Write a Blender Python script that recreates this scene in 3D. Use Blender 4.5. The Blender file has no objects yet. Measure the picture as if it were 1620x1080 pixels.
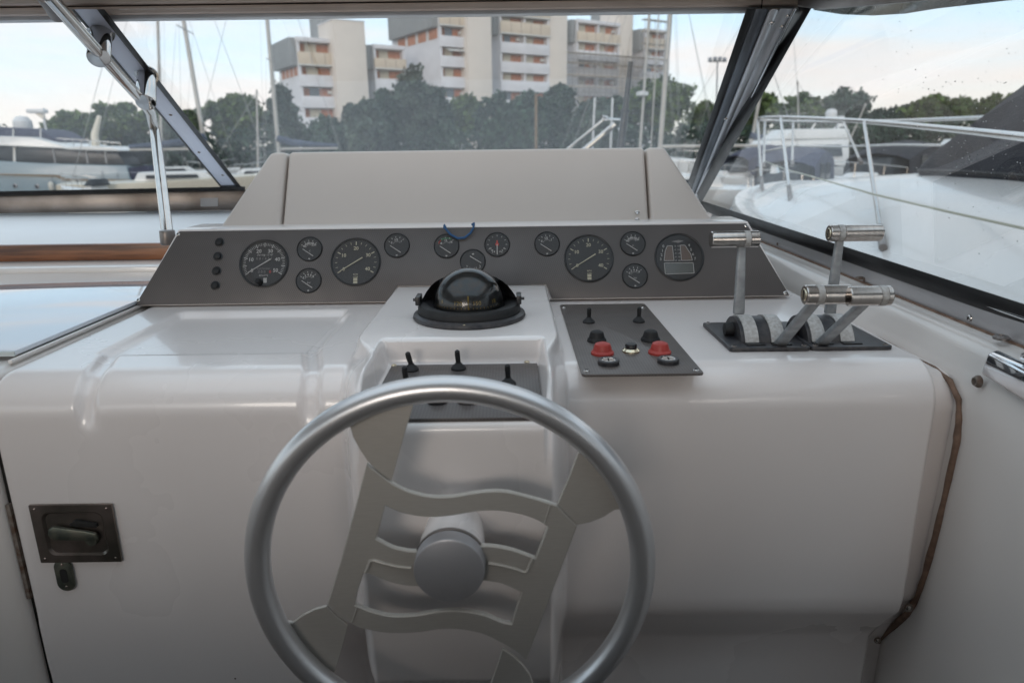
import bpy, bmesh, math, random
import numpy as np
from mathutils import Vector, Matrix
from math import sin, cos, pi, radians, sqrt, atan2

S = bpy.context.scene
COL = S.collection
RNG = np.random.RandomState(7)
random.seed(7)

# ------------------------------------------------------------------ camera
F = 1100.0                      # focal length in pixels of a 1620 wide frame
PITCH = radians(15.7)
ROLL = radians(0.75)
fw = Vector((0, cos(PITCH), -sin(PITCH)))
up0 = Vector((0, sin(PITCH), cos(PITCH)))
rt0 = Vector((1, 0, 0))
RT = rt0 * cos(ROLL) - up0 * sin(ROLL)
UP = up0 * cos(ROLL) + rt0 * sin(ROLL)
cam_d = bpy.data.cameras.new('camera')
cam = bpy.data.objects.new('camera', cam_d)
COL.objects.link(cam)
cam.matrix_world = Matrix(((RT.x, UP.x, -fw.x, 0), (RT.y, UP.y, -fw.y, 0), (RT.z, UP.z, -fw.z, 0), (0, 0, 0, 1)))
cam_d.sensor_width = 36.0
cam_d.lens = F / 1620 * 36
cam_d.clip_start = 0.03
cam_d.clip_end = 5000
cam_d.dof.use_dof = True
cam_d.dof.focus_distance = 1.2
cam_d.dof.aperture_fstop = 5.0
S.camera = cam

# ------------------------------------------------------------------ world, sun, exposure
SUN_EL, SUN_AZ = radians(14), radians(192)     # azimuth measured clockwise from +Y: behind the boat
W = bpy.data.worlds.new('World'); S.world = W; W.use_nodes = True
nt = W.node_tree; N = nt.nodes; L = nt.links
N.clear()
out = N.new('ShaderNodeOutputWorld'); bg = N.new('ShaderNodeBackground')
sky = N.new('ShaderNodeTexSky'); sky.sky_type = 'NISHITA'; sky.sun_disc = False
sky.sun_elevation = SUN_EL; sky.sun_rotation = SUN_AZ
sky.air_density = 1.0; sky.dust_density = 1.2; sky.ozone_density = 1.4
tc = N.new('ShaderNodeTexCoord')
mp = N.new('ShaderNodeMapping'); mp.inputs['Scale'].default_value = (1.3, 1.3, 7.5); mp.inputs['Rotation'].default_value = (radians(3), radians(5), 0)
mp.inputs['Location'].default_value = (0.35, 0.9, 0.62)
nz = N.new('ShaderNodeTexNoise'); nz.inputs['Scale'].default_value = 1.5; nz.inputs['Detail'].default_value = 7; nz.inputs['Roughness'].default_value = 0.55
nz.inputs['Distortion'].default_value = 0.35
cr = N.new('ShaderNodeValToRGB'); cr.color_ramp.elements[0].position = 0.42; cr.color_ramp.elements[1].position = 0.66
cr.color_ramp.interpolation = 'EASE'
nz2 = N.new('ShaderNodeTexNoise'); nz2.inputs['Scale'].default_value = 2.3; nz2.inputs['Detail'].default_value = 4
ccol = N.new('ShaderNodeMix'); ccol.data_type = 'RGBA'
ccol.inputs['A'].default_value = (6.3, 5.65, 5.0, 1); ccol.inputs['B'].default_value = (5.4, 5.5, 5.8, 1)
mx = N.new('ShaderNodeMix'); mx.data_type = 'RGBA'
veil = N.new('ShaderNodeMix'); veil.data_type = 'RGBA'; veil.inputs['Factor'].default_value = 0.85
veil.inputs['B'].default_value = (4.5, 5.9, 7.0, 1)
hz_ = N.new('ShaderNodeMix'); hz_.data_type = 'RGBA'; hz_.inputs['A'].default_value = (6.0, 5.95, 5.65, 1); hz_.inputs['B'].default_value = (4.5, 5.9, 7.0, 1)
sx_ = N.new('ShaderNodeSeparateXYZ'); mr_ = N.new('ShaderNodeMapRange'); mr_.inputs['From Min'].default_value = 0.0; mr_.inputs['From Max'].default_value = 0.16; mr_.interpolation_type = 'SMOOTHSTEP'
L.new(tc.outputs['Generated'], sx_.inputs[0]); L.new(sx_.outputs['Z'], mr_.inputs['Value']); L.new(mr_.outputs['Result'], hz_.inputs['Factor']); L.new(hz_.outputs['Result'], veil.inputs['B'])
L.new(tc.outputs['Generated'], mp.inputs['Vector']); L.new(mp.outputs['Vector'], nz.inputs['Vector']); L.new(mp.outputs['Vector'], nz2.inputs['Vector'])
L.new(nz.outputs['Fac'], cr.inputs['Fac']); L.new(nz2.outputs['Fac'], ccol.inputs['Factor'])
L.new(sky.outputs['Color'], veil.inputs['A'])
L.new(veil.outputs['Result'], mx.inputs['A']); L.new(ccol.outputs['Result'], mx.inputs['B']); L.new(cr.outputs['Color'], mx.inputs['Factor'])
L.new(mx.outputs['Result'], bg.inputs['Color']); bg.inputs['Strength'].default_value = 0.1
L.new(bg.outputs['Background'], out.inputs['Surface'])

sd = bpy.data.lights.new('sun', 'SUN'); so = bpy.data.objects.new('sun', sd); COL.objects.link(so)
sd.energy = 0.5; sd.angle = radians(20); sd.color = (1.0, 0.89, 0.80)
sdir = Vector((sin(SUN_AZ) * cos(SUN_EL), cos(SUN_AZ) * cos(SUN_EL), sin(SUN_EL)))
so.rotation_euler = sdir.to_track_quat('Z', 'Y').to_euler()
so.location = (-2, -16, 6)
S.view_settings.view_transform = 'Standard'; S.view_settings.look = 'None'
S.view_settings.exposure = 1.0; S.view_settings.gamma = 1.0; S.view_settings.use_curve_mapping = False
S.cycles.max_bounces = 8; S.cycles.transparent_max_bounces = 24
S.cycles.caustics_reflective = False; S.cycles.caustics_refractive = False
S.cycles.sample_clamp_indirect = 4.0

# ------------------------------------------------------------------ places: where a sight line meets a surface
def ray(px, py):
    return fw + RT * ((px - 810) / F) + UP * ((540 - py) / F)
def atY(px, py, Y): d = ray(px, py); return d * (Y / d.y)
def atZ(px, py, Z): d = ray(px, py); return d * (Z / d.z)
def atX(px, py, X): d = ray(px, py); return d * (X / d.x)
def onP(px, py, p0, n): d = ray(px, py); return d * (p0.dot(n) / d.dot(n))

# ------------------------------------------------------------------ materials
def mat(name, col, rough=0.5, metal=0.0, spec=0.5, coat=0.0, var=0.0, vscale=8.0, bump=0.0, bscale=60.0, bdist=0.001, stretch=(1, 1, 1), col2=None, objrand=0.0, croughn=0.03, aniso=0.0, vdetail=5):
    m = bpy.data.materials.new(name); m.use_nodes = True
    nt = m.node_tree; N = nt.nodes; L = nt.links
    b = N['Principled BSDF']
    b.inputs['Base Color'].default_value = (*col, 1); b.inputs['Roughness'].default_value = rough
    b.inputs['Metallic'].default_value = metal; b.inputs['Specular IOR Level'].default_value = spec
    b.inputs['Coat Weight'].default_value = coat; b.inputs['Coat Roughness'].default_value = croughn
    if var or bump or objrand:
        tc = N.new('ShaderNodeTexCoord'); mp = N.new('ShaderNodeMapping'); mp.inputs['Scale'].default_value = stretch
        L.new(tc.outputs['Object'], mp.inputs['Vector'])
    if var or objrand:
        c2 = col2 or tuple(c * (1 - var) for c in col)
        mx = N.new('ShaderNodeMix'); mx.data_type = 'RGBA'
        mx.inputs['A'].default_value = (*col, 1); mx.inputs['B'].default_value = (*c2, 1)
        nz = N.new('ShaderNodeTexNoise'); nz.inputs['Scale'].default_value = vscale; nz.inputs['Detail'].default_value = vdetail
        L.new(mp.outputs['Vector'], nz.inputs['Vector'])
        rp = N.new('ShaderNodeValToRGB'); rp.color_ramp.elements[0].position = 0.28; rp.color_ramp.elements[1].position = 0.72; rp.color_ramp.interpolation = 'EASE'
        L.new(nz.outputs['Fac'], rp.inputs['Fac']); L.new(rp.outputs['Color'], mx.inputs['Factor'])
        L.new(mx.outputs['Result'], b.inputs['Base Color'])
        rr = N.new('ShaderNodeMapRange'); rr.inputs['To Min'].default_value = rough * 0.8; rr.inputs['To Max'].default_value = min(1, rough * 1.3)
        L.new(nz.outputs['Fac'], rr.inputs['Value']); L.new(rr.outputs['Result'], b.inputs['Roughness'])
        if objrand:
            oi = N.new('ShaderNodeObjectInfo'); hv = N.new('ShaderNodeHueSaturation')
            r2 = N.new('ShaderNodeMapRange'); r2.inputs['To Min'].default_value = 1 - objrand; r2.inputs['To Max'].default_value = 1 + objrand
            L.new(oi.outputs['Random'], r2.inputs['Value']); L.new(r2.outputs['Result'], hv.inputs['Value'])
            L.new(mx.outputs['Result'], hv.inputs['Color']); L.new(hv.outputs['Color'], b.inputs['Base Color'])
    if bump:
        n3 = N.new('ShaderNodeTexNoise'); n3.inputs['Scale'].default_value = bscale; n3.inputs['Detail'].default_value = 3
        bp = N.new('ShaderNodeBump'); bp.inputs['Strength'].default_value = bump; bp.inputs['Distance'].default_value = bdist
        L.new(mp.outputs['Vector'], n3.inputs['Vector']); L.new(n3.outputs['Fac'], bp.inputs['Height']); L.new(bp.outputs['Normal'], b.inputs['Normal'])
    return m

def glass_mat(name, dust=0.05, streak=0.06, tint=(1, 1, 1), refl=1.0, sscale=(6, 6, 1.2), dcol=(0.72, 0.75, 0.8)):
    m = bpy.data.materials.new(name); m.use_nodes = True
    nt = m.node_tree; N = nt.nodes; L = nt.links; N.clear()
    o = N.new('ShaderNodeOutputMaterial')
    tr = N.new('ShaderNodeBsdfTransparent'); tr.inputs['Color'].default_value = (*tint, 1)
    df = N.new('ShaderNodeBsdfTranslucent'); df.inputs['Color'].default_value = (*dcol, 1)
    d2 = N.new('ShaderNodeBsdfDiffuse'); d2.inputs['Color'].default_value = (*dcol, 1)
    ad = N.new('ShaderNodeMixShader'); ad.inputs['Fac'].default_value = 0.5
    L.new(df.outputs[0], ad.inputs[1]); L.new(d2.outputs[0], ad.inputs[2])
    tc = N.new('ShaderNodeTexCoord'); mp = N.new('ShaderNodeMapping'); mp.inputs['Scale'].default_value = sscale
    mp.inputs['Rotation'].default_value = (0, radians(35), 0)
    nz = N.new('ShaderNodeTexNoise'); nz.inputs['Scale'].default_value = 3; nz.inputs['Detail'].default_value = 6; nz.inputs['Roughness'].default_value = 0.65
    L.new(tc.outputs['Object'], mp.inputs['Vector']); L.new(mp.outputs['Vector'], nz.inputs['Vector'])
    mr = N.new('ShaderNodeMapRange'); mr.inputs['From Min'].default_value = 0.3; mr.inputs['From Max'].default_value = 0.7
    mr.inputs['To Min'].default_value = dust; mr.inputs['To Max'].default_value = dust + streak
    L.new(nz.outputs['Fac'], mr.inputs['Value'])
    m1 = N.new('ShaderNodeMixShader'); L.new(mr.outputs['Result'], m1.inputs['Fac']); L.new(tr.outputs[0], m1.inputs[1]); L.new(ad.outputs[0], m1.inputs[2])
    gl = N.new('ShaderNodeBsdfGlossy'); gl.inputs['Roughness'].default_value = 0.01
    fr = N.new('ShaderNodeFresnel'); fr.inputs['IOR'].default_value = 1.3
    mm = N.new('ShaderNodeMath'); mm.operation = 'MULTIPLY'; mm.inputs[1].default_value = refl; L.new(fr.outputs[0], mm.inputs[0])
    m2 = N.new('ShaderNodeMixShader'); L.new(mm.outputs[0], m2.inputs['Fac']); L.new(m1.outputs[0], m2.inputs[1]); L.new(gl.outputs[0], m2.inputs[2])
    L.new(m2.outputs[0], o.inputs['Surface'])
    return m

def weave_mat(name, c1, c2, rough=0.45):
    """dark carbon-look laminate: fine diagonal weave"""
    m = mat(name, c1, rough, spec=0.4, var=0.2, vscale=14, coat=0.15, croughn=0.3)
    N = m.node_tree.nodes; L = m.node_tree.links; b = N['Principled BSDF']
    tc = N.new('ShaderNodeTexCoord'); mp = N.new('ShaderNodeMapping'); mp.inputs['Rotation'].default_value = (0, radians(38), 0)
    wv = N.new('ShaderNodeTexWave'); wv.inputs['Scale'].default_value = 95; wv.bands_direction = 'X'
    L.new(tc.outputs['Object'], mp.inputs['Vector']); L.new(mp.outputs['Vector'], wv.inputs['Vector'])
    mp2 = N.new('ShaderNodeMapping'); mp2.inputs['Rotation'].default_value = (0, 0, radians(38))
    w2 = N.new('ShaderNodeTexWave'); w2.inputs['Scale'].default_value = 95
    L.new(tc.outputs['Object'], mp2.inputs['Vector']); L.new(mp2.outputs['Vector'], w2.inputs['Vector'])
    mul = N.new('ShaderNodeMath'); mul.operation = 'MULTIPLY'; L.new(wv.outputs['Fac'], mul.inputs[0]); L.new(w2.outputs['Fac'], mul.inputs[1])
    src = b.inputs['Base Color'].links[0].from_socket
    mx = N.new('ShaderNodeMix'); mx.data_type = 'RGBA'; mx.inputs['B'].default_value = (*c2, 1)
    L.new(src, mx.inputs['A']); L.new(mul.outputs[0], mx.inputs['Factor']); L.new(mx.outputs['Result'], b.inputs['Base Color'])
    return m

def dirty_gelcoat(name, col, rough=0.2):
    m = mat(name, col, rough, spec=0.5, coat=0.45, croughn=0.06, var=0.05, vscale=2.2, bump=0.03, bscale=9, bdist=0.001)
    N = m.node_tree.nodes; L = m.node_tree.links; b = N['Principled BSDF']
    tc = N.new('ShaderNodeTexCoord')
    vo = N.new('ShaderNodeTexVoronoi'); vo.inputs['Scale'].default_value = 9.0; vo.inputs['Randomness'].default_value = 1
    L.new(tc.outputs['Object'], vo.inputs['Vector'])
    lt = N.new('ShaderNodeMath'); lt.operation = 'LESS_THAN'; lt.inputs[1].default_value = 0.022; L.new(vo.outputs['Distance'], lt.inputs[0])
    wn = N.new('ShaderNodeSeparateColor'); L.new(vo.outputs['Color'], wn.inputs[0])
    g2 = N.new('ShaderNodeMath'); g2.operation = 'GREATER_THAN'; g2.inputs[1].default_value = 0.72; L.new(wn.outputs[0], g2.inputs[0])
    ml = N.new('ShaderNodeMath'); ml.operation = 'MULTIPLY'; L.new(lt.outputs[0], ml.inputs[0]); L.new(g2.outputs[0], ml.inputs[1])
    src = b.inputs['Base Color'].links[0].from_socket
    mx = N.new('ShaderNodeMix'); mx.data_type = 'RGBA'; mx.inputs['B'].default_value = (0.10, 0.07, 0.05, 1)
    L.new(src, mx.inputs['A']); L.new(ml.outputs[0], mx.inputs['Factor']); L.new(mx.outputs['Result'], b.inputs['Base Color'])
    return m

M = {}
M['gel'] = dirty_gelcoat('gelcoat', (0.82, 0.765, 0.74), 0.27)
M['gel_side'] = dirty_gelcoat('gelcoat_side', (0.77, 0.725, 0.69), 0.22)
M['hood'] = mat('hood_gelcoat', (0.56, 0.505, 0.465), 0.42, var=0.03, vscale=4, bump=0.05, bscale=200, bdist=0.0003)
M['carbon'] = weave_mat('carbon_laminate', (0.090, 0.078, 0.074), (0.13, 0.115, 0.11))
M['carbon_brown'] = weave_mat('worn_laminate', (0.10, 0.085, 0.078), (0.145, 0.125, 0.115))
M['black'] = mat('black_plastic', (0.012, 0.012, 0.013), 0.38, var=0.3, vscale=40)
M['rubber'] = mat('black_rubber', (0.010, 0.010, 0.011), 0.6, var=0.3, vscale=60)
M['worn_black'] = mat('worn_black_casting', (0.014, 0.015, 0.02), 0.4, var=0.8, vscale=70, col2=(0.055, 0.05, 0.05), bump=0.3, bscale=200, bdist=0.0004)
M['dial'] = mat('dial_black', (0.030, 0.027, 0.026), 0.6)
M['print'] = mat('dial_print', (0.42, 0.40, 0.38), 0.7)
M['print_dim'] = mat('dial_print_dim', (0.22, 0.20, 0.19), 0.7)
M['print_warm'] = mat('dial_print_warm', (0.46, 0.42, 0.31), 0.7)
M['red_print'] = mat('dial_red', (0.45, 0.05, 0.04), 0.6)
M['green_print'] = mat('dial_green', (0.03, 0.16, 0.07), 0.6)
M['brown_window'] = mat('dial_brown_window', (0.13, 0.09, 0.07), 0.4)
M['lcd'] = mat('dial_grey_window', (0.11, 0.11, 0.10), 0.25)
M['dialglass'] = glass_mat('dial_glass', 0.01, 0.015, refl=0.55)
M['steel'] = mat('polished_steel', (0.62, 0.60, 0.58), 0.10, metal=1, var=0.12, vscale=30)
M['steel_worn'] = mat('worn_steel_band', (0.31, 0.29, 0.28), 0.34, metal=0.7, var=0.5, vscale=5, col2=(0.13, 0.11, 0.10))
M['brushed'] = mat('brushed_aluminium', (0.66, 0.66, 0.67), 0.30, metal=0.75, var=0.05, vscale=9)
M['spoke'] = mat('satin_aluminium', (0.57, 0.545, 0.505), 0.48, metal=0.55, var=0.06, vscale=60, stretch=(1, 1, 14))
M['cap'] = mat('hub_cap_aluminium', (0.46, 0.46, 0.48), 0.42, metal=0.6, var=0.06, vscale=40)
M['handle'] = mat('turned_steel_handle', (0.60, 0.55, 0.51), 0.2, metal=1, bump=0.15, bscale=40, stretch=(30, 1, 1), bdist=0.0004, var=0.15, vscale=5)
M['lever'] = mat('cast_lever_alloy', (0.36, 0.37, 0.38), 0.5, metal=0.35, var=0.3, vscale=60, bump=0.3, bscale=150, bdist=0.0004)
M['strip'] = mat('window_strip', (0.58, 0.57, 0.58), 0.32, metal=0.45, var=0.2, vscale=4)
M['pitted'] = mat('pitted_alloy', (0.50, 0.49, 0.48), 0.5, metal=0.2, var=0.3, vscale=200, col2=(0.36, 0.34, 0.32), bump=.15, bscale=400, bdist=.0005)
M['red'] = mat('red_rubber_cap', (0.42, 0.045, 0.035), 0.42, var=0.15, vscale=40)
M['brass'] = mat('brass_ring', (0.72, 0.64, 0.48), 0.25, metal=1)
M['bronze'] = mat('tarnished_bronze', (0.36, 0.29, 0.26), 0.28, metal=0.85, var=0.45, vscale=14, col2=(0.13, 0.12, 0.10))
M['verdigris'] = mat('weathered_brass', (0.20, 0.19, 0.15), 0.4, metal=0.7, var=0.5, vscale=40, col2=(0.07, 0.09, 0.075))
M['chrome'] = mat('chrome', (0.72, 0.73, 0.75), 0.06, metal=1)
M['alu'] = mat('anodised_frame', (0.68, 0.70, 0.74), 0.30, metal=0.5, var=0.15, vscale=6)
M['alu_blue'] = mat('anodised_band', (0.72, 0.74, 0.84), 0.36, metal=0.0, var=0.1, vscale=4)
M['alu_dark'] = mat('dark_anodised_frame', (0.20, 0.22, 0.25), 0.32, metal=0.6, var=0.2, vscale=8)
M['gasket'] = mat('black_gasket', (0.010, 0.010, 0.011), 0.35, var=0.3, vscale=20)
M['header'] = mat('header_beam_vinyl', (0.74, 0.61, 0.53), 0.55, var=0.12, vscale=12)
M['header_strip'] = mat('header_aluminium', (0.66, 0.67, 0.69), 0.4, metal=0.2, var=0.2, vscale=9, stretch=(1, 3, 3))
M['shelf'] = mat('shelf_gelcoat', (0.78, 0.79, 0.80), 0.5, var=0.05, vscale=3)
M['roof'] = mat('roof_lining', (0.72, 0.68, 0.64), 0.8, var=0.08, vscale=3)
M['awning'] = mat('green_visor', (0.035, 0.05, 0.045), 0.25, var=0.3, vscale=8)
M['trim'] = mat('brown_sealant', (0.24, 0.15, 0.105), 0.7, var=0.4, vscale=60, bump=0.5, bscale=90, bdist=0.002)
M['dark'] = mat('dark_gap', (0.01, 0.009, 0.008), 0.8)
M['slab'] = mat('glossy_hatch_lid', (0.70, 0.74, 0.80), 0.03, spec=0.9, coat=1.0, croughn=0.01, var=0.03, vscale=2)
M['slab_edge'] = mat('hatch_edge', (0.55, 0.60, 0.60), 0.2)
M['blue'] = mat('blue_cord', (0.015, 0.08, 0.20), 0.55, bump=0.6, bscale=500, bdist=0.001)
M['rust'] = mat('rusted_metal', (0.13, 0.075, 0.05), 0.6, metal=0.5, var=0.5, vscale=80, col2=(0.30, 0.27, 0.24))
M['floor'] = mat('cockpit_floor', (0.045, 0.035, 0.028), 0.7, var=0.1)
def wood_mat():
    m = mat('varnished_wood', (0.30, 0.115, 0.045), 0.4, coat=0.15, var=0.6, vscale=5, stretch=(1.0, 3, 14), col2=(0.07, 0.022, 0.010), croughn=.15)
    return m
M['wood'] = wood_mat()
M['glass'] = glass_mat('windscreen_glass', 0.005, 0.022, refl=0.22)
M['glass_side'] = glass_mat('side_glass', 0.002, 0.006, refl=0.28)
M['drop'] = mat('dried_droplets', (0.55, 0.55, 0.54), 0.4)
M['drop_dark'] = mat('dirt_specks', (0.12, 0.11, 0.10), 0.5)

# ------------------------------------------------------------------ mesh building
class Fr:
    """a local frame: origin and three axes"""
    def __init__(s, o, x=(1, 0, 0), y=(0, 1, 0), z=(0, 0, 1)):
        s.o = Vector(o); s.x = Vector(x); s.y = Vector(y); s.z = Vector(z)
    def __call__(s, a, b, c=0.0): return s.o + s.x * a + s.y * b + s.z * c
WORLD = Fr((0, 0, 0))
class MB:
    def __init__(s): s.v = []; s.f = []
    def add(s, vs, fs):
        b = len(s.v); s.v.extend([tuple(v) for v in vs]); s.f.extend([tuple(i + b for i in f) for f in fs]); return s
    def box(s, a, b, fr=WORLD):
        x0, y0, z0 = a; x1, y1, z1 = b
        vs = [fr(x, y, z) for z in (z0, z1) for x, y in ((x0, y0), (x1, y0), (x1, y1), (x0, y1))]
        return s.add(vs, [(0, 3, 2, 1), (4, 5, 6, 7), (0, 1, 5, 4), (1, 2, 6, 5), (2, 3, 7, 6), (3, 0, 4, 7)])
    def hexa(s, lo, hi):
        """two matching loops of points (any count) joined into a solid"""
        n = len(lo); 
        return s.add(list(lo) + list(hi), [tuple(reversed(range(n))), tuple(range(n, 2 * n))] + [(i, (i + 1) % n, n + (i + 1) % n, n + i) for i in range(n)])
    def prism(s, poly, fr, d0, d1):
        return s.hexa([fr(x, y, d0) for x, y in poly], [fr(x, y, d1) for x, y in poly])
    def cyl(s, p0, p1, r0, r1=None, n=20, caps=True):
        r1 = r0 if r1 is None else r1
        p0 = Vector(p0); p1 = Vector(p1); a = (p1 - p0).normalized()
        u = a.orthogonal().normalized(); w = a.cross(u)
        c = [u * cos(2 * pi * i / n) + w * sin(2 * pi * i / n) for i in range(n)]
        vs = [p0 + k * r0 for k in c] + [p1 + k * r1 for k in c]
        fs = [(i, (i + 1) % n, n + (i + 1) % n, n + i) for i in range(n)]
        if caps: fs += [tuple(reversed(range(n))), tuple(range(n, 2 * n))]
        return s.add(vs, fs)
    def tube(s, pts, r, n=10, caps=True, closed=False, rs=None):
        pts = [Vector(p) for p in pts]; m = len(pts); rings = []
        prev = None
        for i, p in enumerate(pts):
            a = pts[(i - 1) % m] if (i > 0 or closed) else p
            b = pts[(i + 1) % m] if (i < m - 1 or closed) else p
            t = (b - a).normalized()
            if prev is None: u = t.orthogonal().normalized()
            else: u = (prev - t * prev.dot(t)).normalized()
            prev = u; w = t.cross(u)
            rr = rs[i] if rs else r
            rings.append([p + (u * cos(2 * pi * k / n) + w * sin(2 * pi * k / n)) * rr for k in range(n)])
        vs = [v for g in rings for v in g]; fs = []
        for i in range(m if closed else m - 1):
            j = (i + 1) % m
            for k in range(n): fs.append((i * n + k, i * n + (k + 1) % n, j * n + (k + 1) % n, j * n + k))
        if caps and not closed: fs += [tuple(reversed(range(n))), tuple((m - 1) * n + k for k in range(n))]
        return s.add(vs, fs)
    def lathe(s, prof, fr, n=32, a0=0, a1=2 * pi, close_top=True):
        """profile (radius, height) turned round the frame's z axis"""
        full = abs(a1 - a0 - 2 * pi) < 1e-6; m = n if full else n + 1
        vs = []
        for r, h in prof:
            for k in range(m):
                a = a0 + (a1 - a0) * k / n
                vs.append(fr(r * cos(a), r * sin(a), h))
        fs = []
        for i in range(len(prof) - 1):
            for k in range(n):
                k2 = (k + 1) % m
                fs.append((i * m + k, i * m + k2, (i + 1) * m + k2, (i + 1) * m + k))
        return s.add(vs, fs)
    def grid(s, P):
        """P[i][j] points"""
        r = len(P); c = len(P[0])
        return s.add([p for row in P for p in row], [(i * c + j, i * c + j + 1, (i + 1) * c + j + 1, (i + 1) * c + j) for i in range(r - 1) for j in range(c - 1)])

def obj(name, mb, m, parent=None, label=None, bevel=0, smooth=35, kind=None, segs=2):
    off = wloc(parent)
    me = bpy.data.meshes.new(name)
    me.from_pydata([(v[0] - off[0], v[1] - off[1], v[2] - off[2]) for v in mb.v], [], mb.f)
    if bevel or True:
        bm = bmesh.new(); bm.from_mesh(me)
        bmesh.ops.remove_doubles(bm, verts=bm.verts, dist=1e-6)
        bmesh.ops.recalc_face_normals(bm, faces=bm.faces)
        if bevel:
            es = [e for e in bm.edges if len(e.link_faces) == 2 and e.calc_face_angle(0) > radians(28)]
            bmesh.ops.bevel(bm, geom=es, offset=bevel, segments=segs, profile=0.5, affect='EDGES', clamp_overlap=True)
        bm.to_mesh(me); bm.free()
    if smooth:
        me.shade_smooth(); me.set_sharp_from_angle(angle=radians(smooth))
    me.materials.append(m)
    o = bpy.data.objects.new(name, me); COL.objects.link(o)
    if parent: o.parent = parent
    if label: o['label'] = label
    if kind: o['kind'] = kind
    return o
WL = {}
def wloc(o):
    t = Vector((0, 0, 0))
    while o is not None: t += Vector(o.location); o = o.parent
    return t
def thing(name, label, cat, loc=(0, 0, 0), group=None):
    o = bpy.data.objects.new(name, None); COL.objects.link(o); o.location = loc; o.empty_display_size = 0.1
    o['label'] = label; o['category'] = cat
    if group: o['group'] = group
    return o
def tag(o, label, cat, group=None):
    o['label'] = label; o['category'] = cat
    if group: o['group'] = group
    return o
def np_obj(name, V, Q, m, parent=None, kind=None, smooth=True):
    """quads from numpy arrays"""
    off = np.array(wloc(parent)); V = np.asarray(V, dtype=np.float32) - off
    me = bpy.data.meshes.new(name); me.vertices.add(len(V)); me.vertices.foreach_set('co', V.astype(np.float32).ravel())
    k = Q.shape[1]
    me.loops.add(Q.size); me.loops.foreach_set('vertex_index', Q.astype(np.int32).ravel())
    me.polygons.add(len(Q)); me.polygons.foreach_set('loop_start', np.arange(0, Q.size, k, dtype=np.int32))
    me.polygons.foreach_set('loop_total', np.full(len(Q), k, dtype=np.int32))
    me.update(calc_edges=True); me.validate()
    if smooth: me.shade_smooth()
    me.materials.append(m)
    o = bpy.data.objects.new(name, me); COL.objects.link(o)
    if parent: o.parent = parent
    if kind: o['kind'] = kind
    return o
def sstep(a, b, x):
    t = np.clip((np.asarray(x, dtype=float) - a) / (b - a), 0, 1); return t * t * (3 - 2 * t)
def text_mb(s, fr, size, mb=None, align='CENTER', lift=0.0004, bold=0.0, shear=0.0):
    """flat lettering as mesh faces in the frame's x-y plane"""
    cu = bpy.data.curves.new('t', 'FONT'); cu.body = s; cu.size = size; cu.align_x = align; cu.align_y = 'CENTER'
    cu.resolution_u = 2; cu.offset = bold; cu.shear = shear
    o = bpy.data.objects.new('t', cu); COL.objects.link(o)
    bpy.context.view_layer.update()
    me = o.to_mesh(); mb = mb or MB()
    mb.add([fr(v.co.x, v.co.y, lift) for v in me.vertices], [tuple(p.vertices) for p in me.polygons])
    o.to_mesh_clear(); bpy.data.objects.remove(o); bpy.data.curves.remove(cu)
    return mb
def rrect(w, h, r, n=5, cx=0, cy=0):
    P = []
    for qx, qy, a in ((1, 1, 0), (-1, 1, pi / 2), (-1, -1, pi), (1, -1, 3 * pi / 2)):
        for i in range(n + 1):
            t = a + pi / 2 * i / n
            P.append((cx + qx * (w / 2 - r) + r * cos(t), cy + qy * (h / 2 - r) + r * sin(t)))
    return P
def screw(fr, r, m, parent, name='screw'):
    mb = MB().lathe([(0.0001, r * 0.55), (r * 0.5, r * 0.5), (r * 0.9, r * 0.25), (r, 0)], fr, 14)
    sc_ = obj(name, mb, m, parent)
    return sc_
def screw_slots(fr, r, m, sc_):
    mb = MB()
    for a in (0.4, 0.4 + pi / 2):
        f2 = Fr(fr(0, 0, r * 0.48), fr.x * cos(a) + fr.y * sin(a), fr.y * cos(a) - fr.x * sin(a), fr.z)
        mb.box((-r * .55, -r * .11, 0), (r * .55, r * .11, r * .1 + a * 0.00002), f2)
    return obj('screw_slot', mb, m, sc_, smooth=0)

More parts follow.
